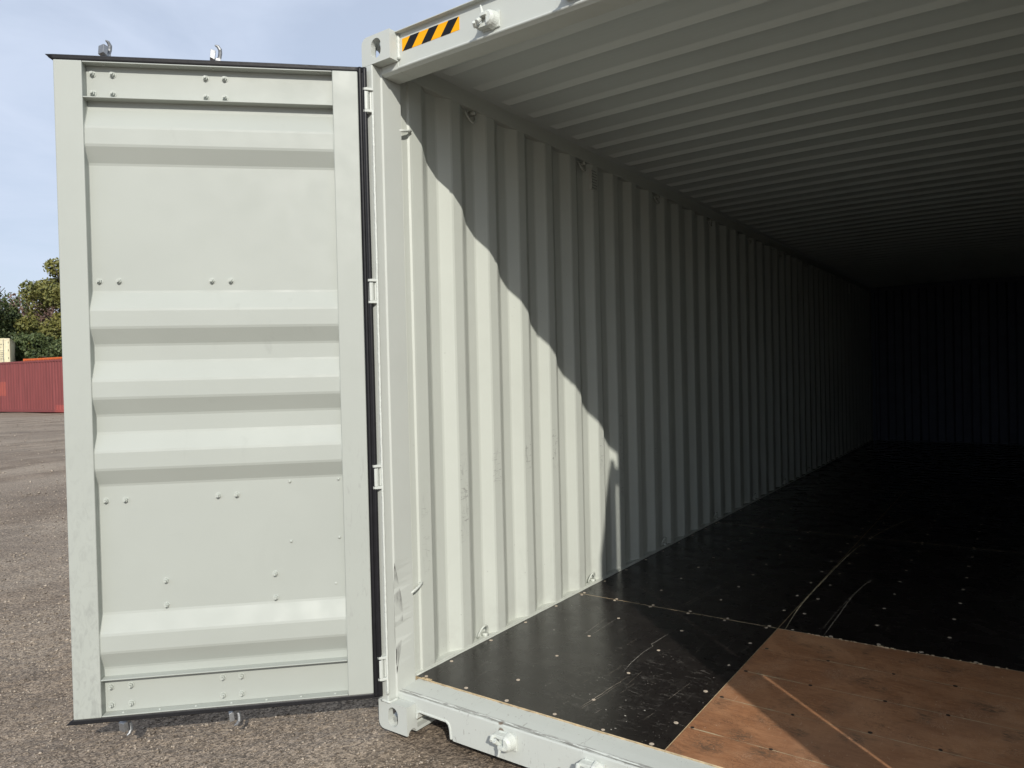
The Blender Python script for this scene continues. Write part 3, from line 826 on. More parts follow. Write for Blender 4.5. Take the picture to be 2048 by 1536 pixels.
sc = [MB().cyl((0, 0, -0.001), (0, 0, 0.0009), 0.0092, 0.0086, 14).build('floor_screw', MAT['screw'], sh['a']),
      MB().cyl((0, 0, -0.001), (0, 0, 0.0006), 0.0085, 0.0080, 14).build('floor_screw', MAT['screwdark'], sh['b'])]
used = [False, False]
def screw(x, y, par, kind=0):
    x += random.uniform(-0.006, 0.006); y += random.uniform(-0.006, 0.006)
    if not used[kind]: o = sc[kind]; used[kind] = True; o.parent = par; o.location = (x, y, ZF)
    else: o = cp(sc[kind], par, (x, y, ZF))
    s = random.uniform(0.85, 1.12); o.scale = (s, s * random.uniform(0.85, 1), 1)
    o.rotation_euler = (0, 0, random.uniform(0, 6))
cols = [0.072, 0.455, 0.820, 1.165]
for x in [0.08, 0.31, 0.53, 0.745, 0.96, 1.16]: screw(x, 0.203, sh['a'])
for y in (0.395, 0.705, 1.012, 1.322):
    for x in cols: screw(x, y, sh['a'])
for x in [0.082, 0.303, 0.522, 0.74, 0.95, 1.165]:
    screw(x, 1.580, sh['a']); screw(x, 1.620, sh['l0'])
for x in [1.28, 1.46, 1.67, 1.85, 2.06, 2.26]: screw(x, 1.620, sh['r0'])
for y in (0.385, 0.690, 0.995, 1.295):
    for x in (1.240, 1.515, 1.785, 2.005, 2.26): screw(x, y, sh['b'], 1)
for y in (1.90, 2.205, 2.505, 2.800, 3.095, 3.390, 3.675, 3.925):
    for x in cols: screw(x, y, sh['l0'])
    for x in (1.275, 1.62, 1.945, 2.30): screw(x, y, sh['r0'])
for y in (3.985, 4.29, 4.59, 4.89, 5.19, 5.49, 5.79, 6.09):
    for x in cols: screw(x, y, sh['l1'])
    for x in (1.275, 1.62, 1.945, 2.30): screw(x, y, sh['r1'])

# scratches: very thin ribbons lying on the sheets
def ribbon(pts, w, name, mat, par, z=ZF + 0.0004, jit=0.0):
    m = []; f = []
    P = [Vector((a[0], a[1], 0)) for a in pts]
    # resample
    R = []
    for i in range(len(P) - 1):
        n = max(1, int((P[i + 1] - P[i]).length / 0.02))
        for k in range(n): R.append(P[i].lerp(P[i + 1], k / n))
    R.append(P[-1]); N = len(R)
    for i, p in enumerate(R):
        d = (R[min(i + 1, N - 1)] - R[max(i - 1, 0)]).normalized(); nrm = Vector((-d.y, d.x, 0))
        t = i / (N - 1); ww = w * (0.35 + 0.65 * random.random()) * min(1, 0.15 + 6 * t, 0.15 + 3.0 * (1 - t)) / 2
        p = p + nrm * random.uniform(-jit, jit)
        m += [(p.x + nrm.x * ww, p.y + nrm.y * ww, z), (p.x - nrm.x * ww, p.y - nrm.y * ww, z)]
    f = [(2 * i, 2 * i + 1, 2 * i + 3, 2 * i + 2) for i in range(N - 1)]
    return obj(name, m, f, mat, par)
def smooth(pts, n=14):
    out = []
    P = [pts[0]] + pts + [pts[-1]]
    for i in range(1, len(P) - 2):
        a, b, c, d = [Vector(P[i + k]) for k in (-1, 0, 1, 2)]
        for k in range(n):
            t = k / n
            out.append(tuple(0.5 * ((2 * b) + (-a + c) * t + (2 * a - 5 * b + 4 * c - d) * t * t + (-a + 3 * b - 3 * c + d) * t ** 3)))
    out.append(pts[-1]); return out
# the long yellow gouge curving away, its lighter companion, and lesser marks
ribbon(smooth([(1.250, 1.603), (1.222, 2.05), (1.222, 2.69), (1.234, 3.417), (1.275, 3.95)]), 0.0085, 'scratch', MAT['scratchy'], sh['r0'])
ribbon(smooth([(1.275, 3.957), (1.33, 4.35), (1.414, 4.767), (1.50, 5.15)]), 0.007, 'scratch', MAT['scratchy'], sh['r1'])
ribbon(smooth([(1.431, 1.604), (1.431, 1.935), (1.43, 2.317), (1.444, 2.562), (1.462, 2.763)]), 0.005, 'scratch', MAT['chalk'], sh['r0'])
ribbon([(1.405, 1.604), (1.41, 2.0), (1.425, 2.35), (1.45, 2.70)], 0.002, 'scratch', MAT['chalk'], sh['r0'])
ribbon([(1.445, 2.60), (1.475, 2.79)], 0.008, 'scratch', MAT['chalk'], sh['r0'], jit=0.004)
ribbon([(0.655, 1.605), (0.70, 2.0), (0.76, 2.5)], 0.0016, 'scratch', MAT['chalk'], sh['l0'])
ribbon([(0.675, 1.605), (0.72, 2.0), (0.785, 2.5)], 0.0013, 'scratch', MAT['chalk'], sh['l0'])
ribbon([(0.423, 1.006), (0.404, 1.28)], 0.0018, 'scratch', MAT['grit'], sh['a'])
ribbon([(0.457, 1.045), (0.455, 1.30)], 0.0022, 'scratch', MAT['grit'], sh['a'])
ribbon([(0.797, 0.703), (0.781, 0.809), (0.774, 0.949), (0.781, 1.051), (0.762, 1.072), (0.768, 1.10), (0.785, 1.352)], 0.0026, 'scratch', MAT['grit'], sh['a'])
ribbon([(0.805, 0.30), (0.822, 0.50), (0.838, 0.68)], 0.0030, 'scratch', MAT['chalk'], sh['a'], jit=0.002)
ribbon([(0.812, 0.28), (0.830, 0.46), (0.842, 0.60)], 0.0016, 'scratch', MAT['chalk'], sh['a'], jit=0.003)
for k in range(13):
    x = random.uniform(0.60, 1.18); y = random.uniform(0.25, 1.3); l_ = random.uniform(0.04, 0.22); a = random.uniform(-0.03, 0.05)
    ribbon([(x, y), (x + a * l_ * 4, y + l_)], random.uniform(0.0007, 0.0014), 'scratch', MAT['chalk'], sh['a'])
for (x, y) in ((0.90, 0.345), (0.985, 0.34), (0.78, 0.43), (1.01, 0.30), (1.03, 0.42), (0.99, 0.215), (1.0, 0.23), (0.93, 0.46), (0.26, 0.99)):
    m = MB(); r = random.uniform(0.002, 0.0048)
    pts = [(x + r * random.uniform(0.5, 1.6) * math.cos(t), y + r * random.uniform(0.4, 1.0) * math.sin(t)) for t in np.linspace(0, 5.6, 7)]
    m.prism(pts, 'z', ZF + 0.0002, ZF + 0.0012).build('paint_fleck', MAT['grit'], sh['a'])
# chalk lines across the brown sheet
for (pts, w) in (([(1.217, 1.29), (1.28, 1.291)], 0.006), ([(1.42, 1.29), (1.80, 1.291)], 0.0058), ([(1.83, 1.291), (2.38, 1.291)], 0.0038),
                 ([(1.217, 0.992), (1.53, 0.991)], 0.006), ([(1.53, 0.991), (2.38, 0.99)], 0.0042), ([(1.217, 0.683), (1.60, 0.681)], 0.005), ([(1.60, 0.681), (2.38, 0.676)], 0.0036),
                 ([(1.217, 0.383), (1.36, 0.383)], 0.0075), ([(1.36, 0.383), (2.3, 0.380)], 0.0036)):
    ribbon(pts, w, 'chalk_line', MAT['scratchy'], sh['b'])
for (x, y, w) in ((1.187, 0.384, 0.007), (1.195, 0.684, 0.004), (1.195, 0.993, 0.003), (1.205, 1.29, 0.0024)):
    ribbon([(x, y), (XS - 0.002, y - 0.001)], w, 'chalk_line', MAT['grit'], sh['a'])
# torn splinter at the front left corner of the floor
m = MB()
for k in range(22):
    x = 0.078 + 0.045 * random.random(); y = 0.176 + 0.016 * random.random(); a = random.uniform(-0.9, 0.9); l_ = random.uniform(0.010, 0.028)
    m.prism([(x, y), (x + l_ * math.cos(a), y + l_ * math.sin(a) * 0.6), (x + l_ * 0.5, y + 0.005)], 'z', 0.1585, 0.1605 + 0.004 * random.random())
m.build('wood_splinter', MAT['ply'], sh['a'], kind='stuff')
for x0, x1, n in ((0.11, XS, 40),):
    m = MB()
    for k in range(n):
        x = random.uniform(x0, x1); m.box(x, x + random.uniform(0.005, 0.03), 0.1795, 0.1828, 0.1518, 0.1535 + 0.003 * random.random())
    m.build('wood_splinter', MAT['ply'], sh['a'], kind='stuff')
m = MB()
for k in range(46):
    x = random.uniform(1.3, 2.38); y = 1.5995 + random.uniform(-0.006, 0.004); m.box(x, x + random.uniform(0.004, 0.016), y - 0.002, y + 0.002, ZF, ZF + 0.002 + 0.003 * random.random())
m.build('wood_splinter', MAT['ply'], sh['b'], kind='stuff')

# ------------------------------------------------------------------ doors
def make_door(sg, hinge, ang, name_label):
    """local x = sg*u (u from the hinge edge to the free edge), y = 0 inner face, +y outer face."""
    U = lambda u: sg * u
    WD, Z0, Z1 = 1.153, 0.1645, 2.7420
    def bx(m, u0, u1, y0, y1, z0, z1):
        a, b = sorted((U(u0), U(u1))); return m.box(a, b, y0, y1, z0, z1)
    # corrugated panel: (y, z) profile; ribs come forward
    yf, yr = 0.043, 0.008
    ribs = [(2.568, 2.487, 2.4165, 2.350), (1.844, 1.771, 1.7005, 1.633), (1.5655, 1.4915, 1.4225, 1.354), (1.2825, 1.2115, 1.141, 1.0755), (0.5625, 0.487, 0.4165, 0.346)]
    P = [(yf, 2.61)]; b = 0.005
    for (a, c, d, e) in ribs:
        for (p, q) in (((yf, a), (yr, c)), ((yr, d), (yf, e))):
            dy, dz = q[0] - p[0], q[1] - p[1]; l_ = math.hypot(dy, dz)
            P += [(p[0], p[1] + b), (p[0] + dy / l_ * b, p[1] + dz / l_ * b), (q[0] - dy / l_ * b, q[1] - dz / l_ * b), (q[0], q[1] - b)]
    P += [(yf, 0.302)]
    a, c = sorted((U(0.0985), U(1.0550)))
    door = warp(sheet('door', P, 'x', a, c, MAT['doorpaint'], cont, 0.002, 14), 1, 0.0016, 2.2, 3)
    door['label'] = name_label
    door.location = hinge; door.rotation_euler = (0, 0, ang)
    # stiles
    def stile(u0, u1):
        a, b_ = sorted((U(u0), U(u1)))
        o = MB().box(a, b_, 0.0, 0.050, Z0, Z1).build('door_stile', MAT['stile'] if sg < 0 else MAT['doorpaint'], door)
        return bev(o, 0.004, 3, 40, False)
    stile(1.0500, WD); s1 = stile(-0.003, 0.1000)
    # weld seam along the panel edges
    for uu in (1.0535, 0.1005):
        pts = []
        for (y, z) in P:
            pts.append((U(uu - 0.002 if uu > 1 else uu), max(0.003, y - 0.002), z))
        MB().tube(pts, 0.0028, 6).build('weld_seam', MAT['doorweld'], door, True)
    # rails: C channels opening inwards
    def rail(z0, z1, name):
        m = MB()
        bx(m, 0.101, 1.0495, 0.0405, 0.0465, z0 + 0.0045, z1 - 0.0045)
        bx(m, 0.101, 1.0495, 0.0012, 0.0465, z1 - 0.0045, z1)
        bx(m, 0.101, 1.0495, 0.0012, 0.0465, z0, z0 + 0.0045)
        o = m.build(name, MAT['doorpaint'], door); return bev(o, 0.001, 1, 40, False)
    tr = rail(2.5990, 2.7405, 'door_rail'); br = rail(0.1660, 0.3130, 'door_rail')
    # bolts
    bm_ = MB(); bm_.cyl((0, 0, 0), (0, -0.002, 0), 0.0135, 0.0135, 16)
    bm_.cyl((0, -0.002, 0), (0, -0.0115, 0), 0.0100, 0.0095, 6); bm_.cyl((0, -0.0115, 0), (0, -0.0200, 0), 0.0058, 0.0050, 10)
    b0 = bm_.build('bolt', MAT['doorweld'], door)
    first = [True]
    def bolt(u, z, y=0.0405, s=1.0):
        if first[0]: o = b0; first[0] = False
        else: o = cp(b0, door)
        o.location = (U(u), y, z); o.scale = (s, s, s); o.rotation_euler = (0, random.uniform(0, 3), 0)
    for u in (1.026, 0.952, 0.601, 0.528):
        for z in (2.704, 2.629, 0.270, 0.198): bolt(u, z)
    for u in (1.024, 0.951, 0.599, 0.526):
        bolt(u, 1.887, 0.0425); bolt(u, 1.014, 0.0425)
    for u in (0.808, 0.384):
        bolt(u, 0.681, 0.0425); bolt(u, 0.582, 0.0425)
    rv = MB(); rv.cyl((0, 0, 0), (0, -0.004, 0), 0.0065, 0.0055, 12).cyl((0, -0.004, 0), (0, -0.007, 0), 0.0055, 0.002, 12)
    r0 = rv.build('rivet', MAT['doorweld'], door); f2 = True
    for (u, z) in ((0.316, 1.058), (0.120, 1.060), (0.317, 0.811), (0.122, 0.816), (0.142, 0.624)):
        o = r0 if f2 else cp(r0, door); f2 = False
        o.location = (U(u), 0.0415, z)
        if z < 0.7: o.scale = (0.9, 0.3, 0.9)
    for i in range(7):
        u = 0.155 + 0.137 * i
        o = cp(r0, door, (U(u), 0.020, 2.7355)); o.rotation_euler = (math.radians(90), 0, 0); o.scale = (0.8, 0.5, 0.8)
        o = cp(r0, door, (U(u), 0.020, 0.1706)); o.rotation_euler = (math.radians(-90), 0, 0); o.scale = (0.8, 0.5, 0.8)
    # rubber gasket: top lip, bottom lip, and the hinge side double ridge
    def lip(zs, up):
        s = 1 if up else -1
        # (y, dz) section, flaring away from the door with distance
        sec = [(0.006, 0.0005), (0.010, 0.0075), (0.006, 0.0105), (0.010, 0.0140), (0.004, 0.0175), (0.010, 0.0225), (0.026, 0.0230), (0.034, 0.0180), (0.030, 0.0100), (0.040, 0.0005)]
        us = np.linspace(-0.030, 1.155, 26)
        v = []; n = len(sec)
        for u in us:
            for (y, dz) in sec:
                k = 1.0 - 0.22 * max(0, (0.35 - u)) * 1.2
                v.append((U(u), y, zs + s * (0.001 + dz * k)))
        # pointed tip
        for (y, dz) in sec: v.append((U(1.157 + 0.027 * min(1, dz / 0.020)), y, zs + s * (0.001 + dz * 0.95)))
        f = [(k * n + i, k * n + (i + 1) % n, (k + 1) * n + (i + 1) % n, (k + 1) * n + i) for k in range(len(us)) for i in range(n)]
        f += [tuple(range(n)), tuple(range((len(us) + 1) * n - 1, len(us) * n - 1, -1))]
        return recalc(obj('gasket', v, f, MAT['rubber'], door, True))
    lip(Z1, True); lip(Z0, False)
    sec = [(-0.0035, 0.010), (-0.010, 0.003), (-0.017, 0.003), (-0.0205, 0.010), (-0.0225, 0.011), (-0.027, 0.004), (-0.036, 0.004), (-0.041, 0.011), (-0.040, 0.020), (-0.030, 0.026), (-0.018, 0.030), (-0.0035, 0.030)]
    v = []; zs = [Z0 - 0.016, Z0 - 0.008] + list(np.linspace(Z0 + 0.01, Z1 - 0.01, 14)) + [Z1 + 0.010, Z1 + 0.020]
    for z in zs:
        for (u, y) in sec: v.append((U(u + 0.0010 * math.sin(z * 3.1)), y, z))
    n = len(sec)
    f = [(k * n + i, k * n + (i + 1) % n, (k + 1) * n + (i + 1) % n, (k + 1) * n + i) for k in range(len(zs) - 1) for i in range(n)]
    f += [tuple(range(n)), tuple(range(len(zs) * n - 1, (len(zs) - 1) * n - 1, -1))]
    recalc(obj('gasket', v, f, MAT['rubber'], door, True))
    # locking rods on the outer face with hooked cams at both ends
    for u in (0.990, 0.565):
        m = MB(); m.cyl((U(u), 0.086, 0.115), (U(u), 0.086, 2.792), 0.0165, n=14)
        rod = m.build('locking_rod', MAT['zinc'], door, True)
        for (zc, s) in ((2.790, 1), (0.117, -1)):
            m = MB()
            m.box(-0.016, 0.016, -0.016, 0.016, 0.0, 0.014)
            m.prism([(-0.034, 0.008), (-0.012, 0.0), (-0.006, 0.040), (-0.030, 0.044)], 'y', -0.030, 0.012)
            horn = [(0.004, 0.0, 0.006), (0.012, -0.004, 0.022), (0.015, -0.008, 0.038), (0.014, -0.012, 0.052), (0.004, -0.014, 0.064), (-0.010, -0.014, 0.068)]
            m.tube(horn, [0.010, 0.0095, 0.010, 0.0105, 0.008, 0.003], 7)
            if s < 0: m.v = [(a_, b_, -c_) for a_, b_, c_ in m.v]
            rz = 0.9 if u > 0.8 else 0.25
            o = m.build('locking_cam', MAT['zinc'], door); o.location = (U(u), 0.086, zc); o.rotation_euler = (0, 0, rz); o.scale = (0.82, 0.82, 0.95)
            bev(o, 0.002, 2, 40, False)
        for z in (0.24, 1.014, 1.887, 2.66):
            bev(MB().box(U(u) - 0.055, U(u) + 0.055, 0.0475 if 0.3 < z < 2.5 else 0.0505, 0.108, z - 0.045, z + 0.045).build('rod_bracket', MAT['zinc'], door), 0.01, 3)
    return door

ANG_L = 0.7702
make_door(-1, (0.0216, -0.0515, 0), ANG_L, 'left door seen from inside, swung wide open')
ANG_R = math.radians(49.4)
make_door(1, (2.4164, -0.097, 0), -ANG_R, 'right door swung wide open')

# hinges
def hinge(right=False):
    m = MB(); s = -1 if right else 1
    m.cyl((0.037 * s, -0.017, -0.039), (0.037 * s, -0.017, 0.036), 0.0120, n=14)
    m.cyl((0.037 * s, -0.017, -0.054), (0.037 * s, -0.017, 0.055), 0.0070, n=12)
    for z in (-0.050, 0.040):
        pl = [(0.022 * s, 0.0), (0.025 * s, -0.026), (0.036 * s, -0.031), (0.047 * s, -0.024), (0.063 * s, 0.0)]
        m.prism(pl, 'z', z, z + 0.011)
    m.prism([(0.052 * s, -0.0005), (0.046 * s, -0.006), (0.040 * s, -0.0005)], 'z', -0.038, 0.040)
    return m
for right in (False, True):
    o = None
    for z in (2.628, 1.838, 1.065, 0.262):
        if o is None:
            o = hinge(right).build('hinge', MAT['paint'], cont); bev(o, 0.0015, 2, 40, False); o.location = (W if right else 0, 0, z)
        else: cp(o, cont, (W if right else 0, 0, z))

# ------------------------------------------------------------------ containers across the yard
def colour_steel(name, col, patch=None):
    t = NT(name)
    st = t.noise(t.map(t.co, (2.2, 2.2, 0.25)), 1.6, 5, 0.6)
    c = t.mix(t.rng(st, 0.35, 0.65), tuple(x * 0.86 for x in col), tuple(min(1, x * 1.12) for x in col))
    sk = t.rng(t.noise(t.map(t.co, (5, 5, 0.2)), 1.3, 4, 0.6, 0.5), 0.58, 0.68)
    c = t.mix(t.math('MULTIPLY', sk, 0.30), c, tuple(min(1, x * 1.9 + 0.02) for x in col))
    if patch:
        p = t.xyz(t.co)
        for (x0, x1, z0, z1, pc) in patch:
            w = t.math('MULTIPLY', t.box(p[0], x0, x1, 0.02), t.box(p[2], z0, z1, 0.02))
            c = t.mix(t.math('MULTIPLY', w, t.rng(t.noise(t.co, 2.5, 4), 0.25, 0.5, 0.5, 0.95)), c, pc)
    return t.done(c, 0.6, None)

def far_container(loc, rz, length, height, mat, label, group='closed containers lined up across the yard', doors=False, ext=None):
    r = empty('shipping_container', label, 'container', loc, rz, group)
    w = 2.438
    P = [(0.0, 0.10)]; x = 0.16
    pf = []
    while x < length - 0.30:
        pf += [(x, 0.004), (x + 0.068, 0.040), (x + 0.140, 0.040), (x + 0.208, 0.004)]; x += 0.278
    pf = [(0.10, 0.004)] + pf + [(length - 0.10, 0.004)]
    sheet('side_wall', pf, 'z', 0.16, height - 0.11, mat, r, 0.002)
    sheet('side_wall', [(a, w - b) for a, b in pf], 'z', 0.16, height - 0.11, mat, r, 0.002)
    for y in (0.0, w - 0.06):
        MB().box(0.15, length - 0.15, y - (0.008 if y == 0 else 0), y + 0.06, height - 0.112, height - 0.01).build('top_side_rail', mat, r)
        MB().box(0.15, length - 0.15, y, y + 0.05, 0.03, 0.162).build('bottom_side_rail', mat, r)
    for x in (0.0, length - 0.14):
        for y in (0.0, w - 0.14): MB().box(x, x + 0.14, y, y + 0.14, 0.118, height - 0.118).build('corner_post', mat, r)
    first = None
    for x in (-0.004, length - 0.174):
        for y in (-0.004, w - 0.158):
            for z in (0.0, height - 0.118):
                if first is None: first = MB().box(0, 0.178, 0, 0.162, 0, 0.118).build('corner_casting', mat, r); first.location = (x, y, z)
                else: cp(first, r, (x, y, z))
    MB().box(0.05, length - 0.05, 0.05, w - 0.05, height - 0.05, height - 0.02).build('roof_panel', mat, r)
    MB().box(0.05, length - 0.05, 0.05, w - 0.05, 0.12, 0.16).build('floor_panel', mat, r)
    MB().box(length - 0.06, length - 0.03, 0.14, w - 0.14, 0.16, height - 0.10).build('end_wall', mat, r)
    if not doors: MB().box(0.03, 0.06, 0.14, w - 0.14, 0.16, height - 0.10).build('end_wall', mat, r)
    return r

red = colour_steel('maroon_steel', (0.205, 0.050, 0.048), [(2.45, 3.62, 0.95, 1.75, (0.33, 0.075, 0.055)), (8.6, 9.9, 0.0, 0.42, (0.33, 0.07, 0.06))])
orange = colour_steel('orange_steel', (0.62, 0.125, 0.025))
cream = colour_steel('cream_steel', (0.68, 0.62, 0.42))
RA = math.atan2(15.68 - 15.03, -40.06 + 46.2)
dx, dy = math.cos(RA), math.sin(RA)
far_container((-46.2 - 3.0 * dx, 15.03 - 3.0 * dy, 0.0), RA, 12.192, 2.896, red, 'long maroon shipping container with an orange repaint patch on its side')
OA = RA + 0.015
# sleepers lift the orange one
oc = Vector((-53.2, 18.95, 0.44))
far_container(tuple(oc), OA, 12.192, 2.896, orange, 'bright orange shipping container showing only its roof edge above the maroon one')
for k in range(3):
    q = oc + Vector((math.cos(OA), math.sin(OA), 0)) * (0.3 + 5.7 * k)
    o = MB().box(-0.14, 0.14, -0.05, 2.6, -0.1, 0.44).build('timber_sleeper', MAT['ply'], None); o.location = (q.x, q.y, 0); o.rotation_euler = (0, 0, OA)
    o['label'] = ['timber block under the left end of the orange container', 'timber block under the middle of the orange container', 'timber block under the right end of the orange container'][k]
    o['category'] = 'timber block'; o['group'] = 'timber blocks under the orange container'

# stacked cream pair, door ends facing us
def text(body, size, loc, parent, mat, name='lettering'):
    cu = bpy.data.curves.new(name, 'FONT'); cu.body = body; cu.size = size; cu.extrude = 0.004
    cu.align_x = 'RIGHT'
    cu.materials.append(mat)
    o = bpy.data.objects.new(name, cu); C.objects.link(o); o.parent = parent; o.location = loc
    bpy.context.view_layer.update()
    dg = bpy.context.evaluated_depsgraph_get(); me = bpy.data.meshes.new_from_object(o.evaluated_get(dg))
    bpy.data.objects.remove(o); o = bpy.data.objects.new(name, me); C.objects.link(o); o.parent = parent; o.location = loc
    o.rotation_euler = (math.radians(90), 0, math.radians(-90))
    return o
vdir = Vector((-0.8757, 0.3255, 0))  # towards the pair from the camera
edge = Vector((-61.3, 21.15, 0))      # right edge of the door end
CA = math.atan2(0.42, -0.93)
def cream_box(z, label):
    ux = Vector((math.cos(CA), math.sin(CA), 0))
    # local y runs from the right edge to the left edge as seen by us
    r = far_container((edge.x, edge.y, z), CA, 6.06, 2.591, cream, label, doors=True)
    return r
def door_end(r, h, txt):
    w = 2.438
    for k in range(2):
        y0, y1 = (0.10, w / 2 - 0.005) if k == 0 else (w / 2 + 0.005, w - 0.10)
        d = MB().box(0.02, 0.05, y0, y1, 0.20, h - 0.14).build('door', cream, r)
        for j in range(4):
            z = 0.30 + j * 0.55
            MB().box(0.004, 0.02, y0 + 0.08, y1 - 0.08, z, z + 0.03).build('door_rib', cream, d)
        for u in (0.28, 0.72):
            MB().cyl((-0.02, y0 + (y1 - y0) * u, 0.10), (-0.02, y0 + (y1 - y0) * u, h - 0.08), 0.017, n=8).build('locking_rod', MAT['zinc'], d)
        if k == 0:
            for z in (0.4, 1.0, 1.6, 2.2): MB().box(-0.01, 0.02, 0.075, 0.105, z, z + 0.14).build('hinge', MAT['black'], d)
    for z0, z1 in ((0.02, 0.195), (h - 0.135, h - 0.005)):
        MB().box(0.0, 0.05, 0.14, w - 0.14, z0, z1).build('end_rail', cream, r)
dark = plain('dark_lettering', (0.10, 0.09, 0.07), 0.6)
c1 = cream_box(0.0, 'lower cream container of the stacked pair beyond the maroon one'); door_end(c1, 2.591, False)
c2 = cream_box(2.592, 'upper cream container with dark lettering on its doors, stacked at the far left'); door_end(c2, 2.591, True)
for (s, size, y, z) in (('203 204 4', 0.17, 0.36, 2.06), ('22G1', 0.15, 0.52, 1.84), ('KG 30 480', 0.11, 0.42, 1.45), ('LB 67 200', 0.11, 0.42, 1.30), ('KG 2 180', 0.11, 0.42, 1.15), ('LB 4 810', 0.11, 0.42, 1.00)):
    o = text(s, size, (0.0155, y, z), c2, dark)
m = MB().box(0.014, 0.0195, 0.36, 1.1, 1.62, 1.645).box(0.014, 0.0195, 0.36, 1.1, 0.93, 0.950).box(0.014, 0.0195, 0.36, 1.1, 0.36, 0.385).build('lettering', dark, c2)
MB().cyl((0.0195, 0.48, 0.66), (0.012, 0.48, 0.66), 0.115, n=20).box(0.012, 0.0195, 0.66, 1.05, 0.63, 0.68).build('round_emblem', dark, c2)

# ------------------------------------------------------------------ trees
def leaf_mat(name, a, b, c):
    t = NT(name)
    k = t.n('ShaderNodeObjectInfo')
    n1 = t.noise(t.world(), 0.9, 3, 0.6)
    n2 = t.noise(t.world(), 6.0, 2, 0.5)
    col = t.mix(t.rng(n1, 0.36, 0.64), a, b)
    col = t.mix(t.rng(n2, 0.5, 0.72, 0, 0.7), col, c)
    m = t.done(col, 0.6, None, spec=0.3)
    return m
LM = {'dark': leaf_mat('dark_green_leaves', (0.040, 0.060, 0.028), (0.088, 0.118, 0.042), (0.170, 0.195, 0.070)),
      'olive': leaf_mat('olive_autumn_leaves', (0.100, 0.115, 0.036), (0.185, 0.180, 0.050), (0.275, 0.240, 0.070)),
      'bare': leaf_mat('reddish_twigs', (0.150, 0.095, 0.075), (0.200, 0.128, 0.098), (0.230, 0.165, 0.115))}
bark = plain('bark', (0.09, 0.075, 0.06), 0.9, 0, 0.3, 0.5, 8)
def tree(x, y, h, rad, kind, label, seed, nleaf=9000, low=0.12, ls=0.16):
    rg = np.random.default_rng(seed); rd = random.Random(seed)
    r = empty('tree', label, 'tree', (x, y, 0), 0, {'dark': 'dark green trees behind the containers', 'olive': 'olive autumn trees behind the containers', 'bare': 'reddish bare treetops far behind'}[kind])
    m = MB()
    top = Vector((rd.uniform(-.3, .3), rd.uniform(-.3, .3), h * 0.8))
    m.tube([(0, 0, -0.2), (0.05, 0, h * 0.25), tuple(top * 0.6), tuple(top)], [0.028 * h, 0.022 * h, 0.014 * h, 0.005 * h], 8)
    tips = []
    for k in range(11):
        z = h * rd.uniform(0.2, 0.75); a = rd.uniform(0, 6.28); ln = rad * rd.uniform(0.6, 1.0)
        p0 = Vector((top.x * z / top.z, top.y * z / top.z, z)); p1 = p0 + Vector((math.cos(a) * ln, math.sin(a) * ln, ln * rd.uniform(0.3, 0.9)))
        m.tube([tuple(p0), tuple((p0 + p1) / 2 + Vector((0, 0, -0.1 * ln))), tuple(p1)], [0.008 * h, 0.005 * h, 0.002 * h], 5); tips.append(p1)
    m.build('trunk', bark, r)
    # clumps spread over an uneven crown
    ncl = 60; cl = []
    for k in range(ncl):
        a = rg.uniform(0, 6.283); u = rg.uniform(-1, 1); rr = rg.uniform(0.45, 1.0) ** 0.6
        zc = h * (0.5 + low / 2); zr = h * (0.5 - low / 2)
        s = math.sqrt(max(0, 1 - u * u))
        wig = 1 + 0.22 * math.sin(3 * a + seed) + 0.15 * math.sin(5 * a + 2 * u)
        cl.append((rad * s * rr * wig * math.cos(a), rad * s * rr * wig * math.sin(a), zc + zr * u * rr * 0.95, rad * rg.uniform(0.16, 0.34)))
    cl = np.array(cl)
    idx = rg.integers(0, ncl, nleaf)
    d = rg.normal(size=(nleaf, 3)); d /= np.linalg.norm(d, axis=1)[:, None]
    c = cl[idx, :3] + d * (cl[idx, 3] * rg.uniform(0.35, 1.08, nleaf) ** 0.7)[:, None]
    c[:, 2] = np.maximum(c[:, 2], 0.3)
    sz = ls * rg.uniform(0.5, 1.25, nleaf)
    t1 = rg.normal(size=(nleaf, 3)); t1 /= np.linalg.norm(t1, axis=1)[:, None]
    t2 = np.cross(t1, d + 0.6 * rg.normal(size=(nleaf, 3))); t2 /= np.linalg.norm(t2, axis=1)[:, None] + 1e-6
    a_ = t1 * sz[:, None]; b_ = t2 * (sz * 0.6)[:, None]
    V = np.stack([c - a_, c + b_, c + a_, c - b_], 1).reshape(-1, 3)
    Q = np.arange(nleaf * 4).reshape(-1, 4)
    npmesh('crown', V.astype(np.float32), Q.astype(np.int32), LM[kind], False, r)
    return r
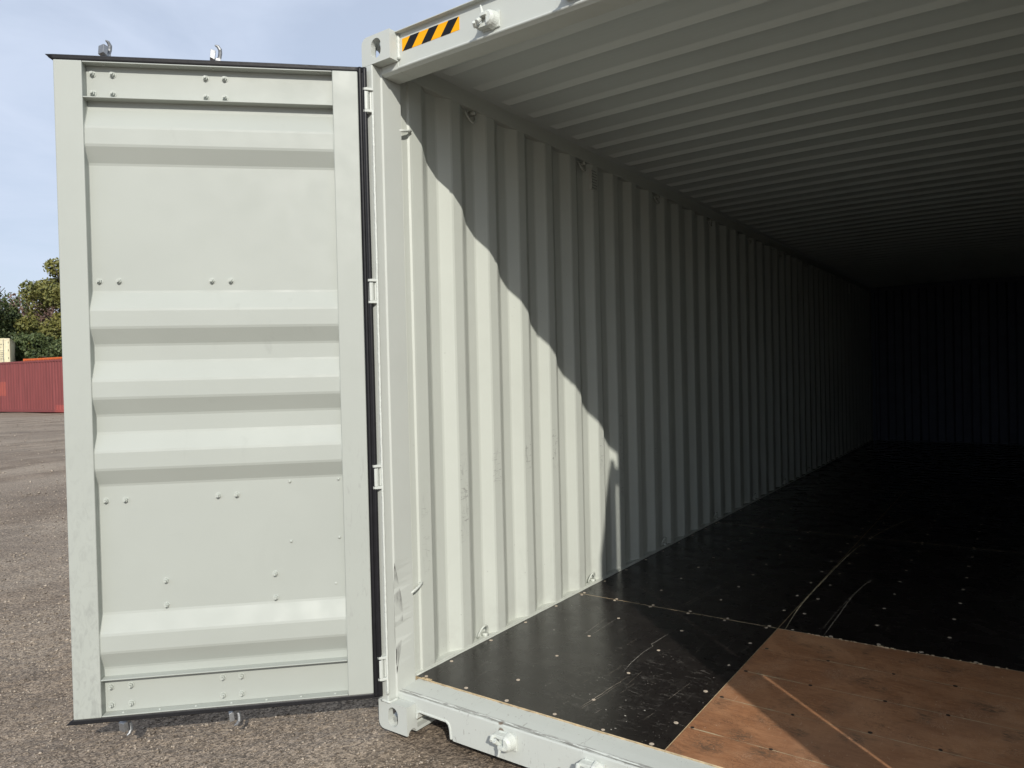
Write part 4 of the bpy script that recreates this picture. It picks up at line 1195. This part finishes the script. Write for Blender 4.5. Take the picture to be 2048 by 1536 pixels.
def at(px, depth):                                           # plan position at photograph column px
    d = fw.xy.normalized(); s = Vector((d.y, -d.x))
    return (CAM[0] + d.x * depth + s.x * (px - 1024) / FPX * depth, CAM[1] + d.y * depth + s.y * (px - 1024) / FPX * depth)
TR = [(140, 66, 12.9, 4.1, 'olive', 'tall olive green autumn tree standing next to the open door', 5, 22000),
      (215, 64, 12.0, 3.6, 'olive', 'olive tree mostly hidden behind the open door', 6, 12000),
      (50, 62, 6.6, 2.6, 'dark', 'low dark green tree below the olive one', 7, 20000),
      (-12, 63, 8.9, 2.4, 'dark', 'dark green tree at the far left above the cream container', 8, 20000),
      (-50, 61, 11.0, 3.8, 'dark', 'dark green tree further left of the cream container', 9, 9000),
      (100, 60, 5.6, 2.4, 'dark', 'small dark bushy tree directly above the orange container', 10, 14000),
      (-150, 62, 10.5, 4.5, 'dark', 'broad dark tree outside to the left', 11, 7000),
      (270, 63, 11.0, 4.0, 'dark', 'dark tree behind the upper left of the door', 12, 7000),
      (330, 65, 12.0, 4.5, 'olive', 'broad olive tree behind the middle of the door', 13, 7000),
      (450, 63, 10.0, 4.2, 'dark', 'dark tree behind the middle of the door', 14, 7000),
      (570, 66, 11.5, 4.5, 'olive', 'olive tree behind the hinge side of the door', 15, 7000),
      (680, 64, 10.0, 4.2, 'dark', 'dark tree behind the hinge side of the door', 16, 7000)]
for (px, dpt, h, rad, kind, lab, sd, nl) in TR:
    x, y = at(px, dpt); tree(x, y, h, rad, kind, lab, sd, nl, 0.02)
for i, px in enumerate((-60, 10, 62, 130, 240, 380, 520, 660)):
    x, y = at(px, 92 + 3 * (i % 2)); hh = 13.4 + 0.7 * math.sin(i * 2.3)
    tree(x, y, hh, 5.6, 'bare', ['reddish bare treetop far left beyond the frame', 'reddish bare treetop above the dark tree at far left', 'reddish bare treetop left of the tall olive tree', 'reddish treetop behind the tall olive tree',
         'reddish treetop behind the upper door corner', 'reddish treetop behind the door top', 'reddish treetop behind the door centre', 'reddish treetop behind the door hinge side'][i], 40 + i, 9000, 0.05, 0.2)
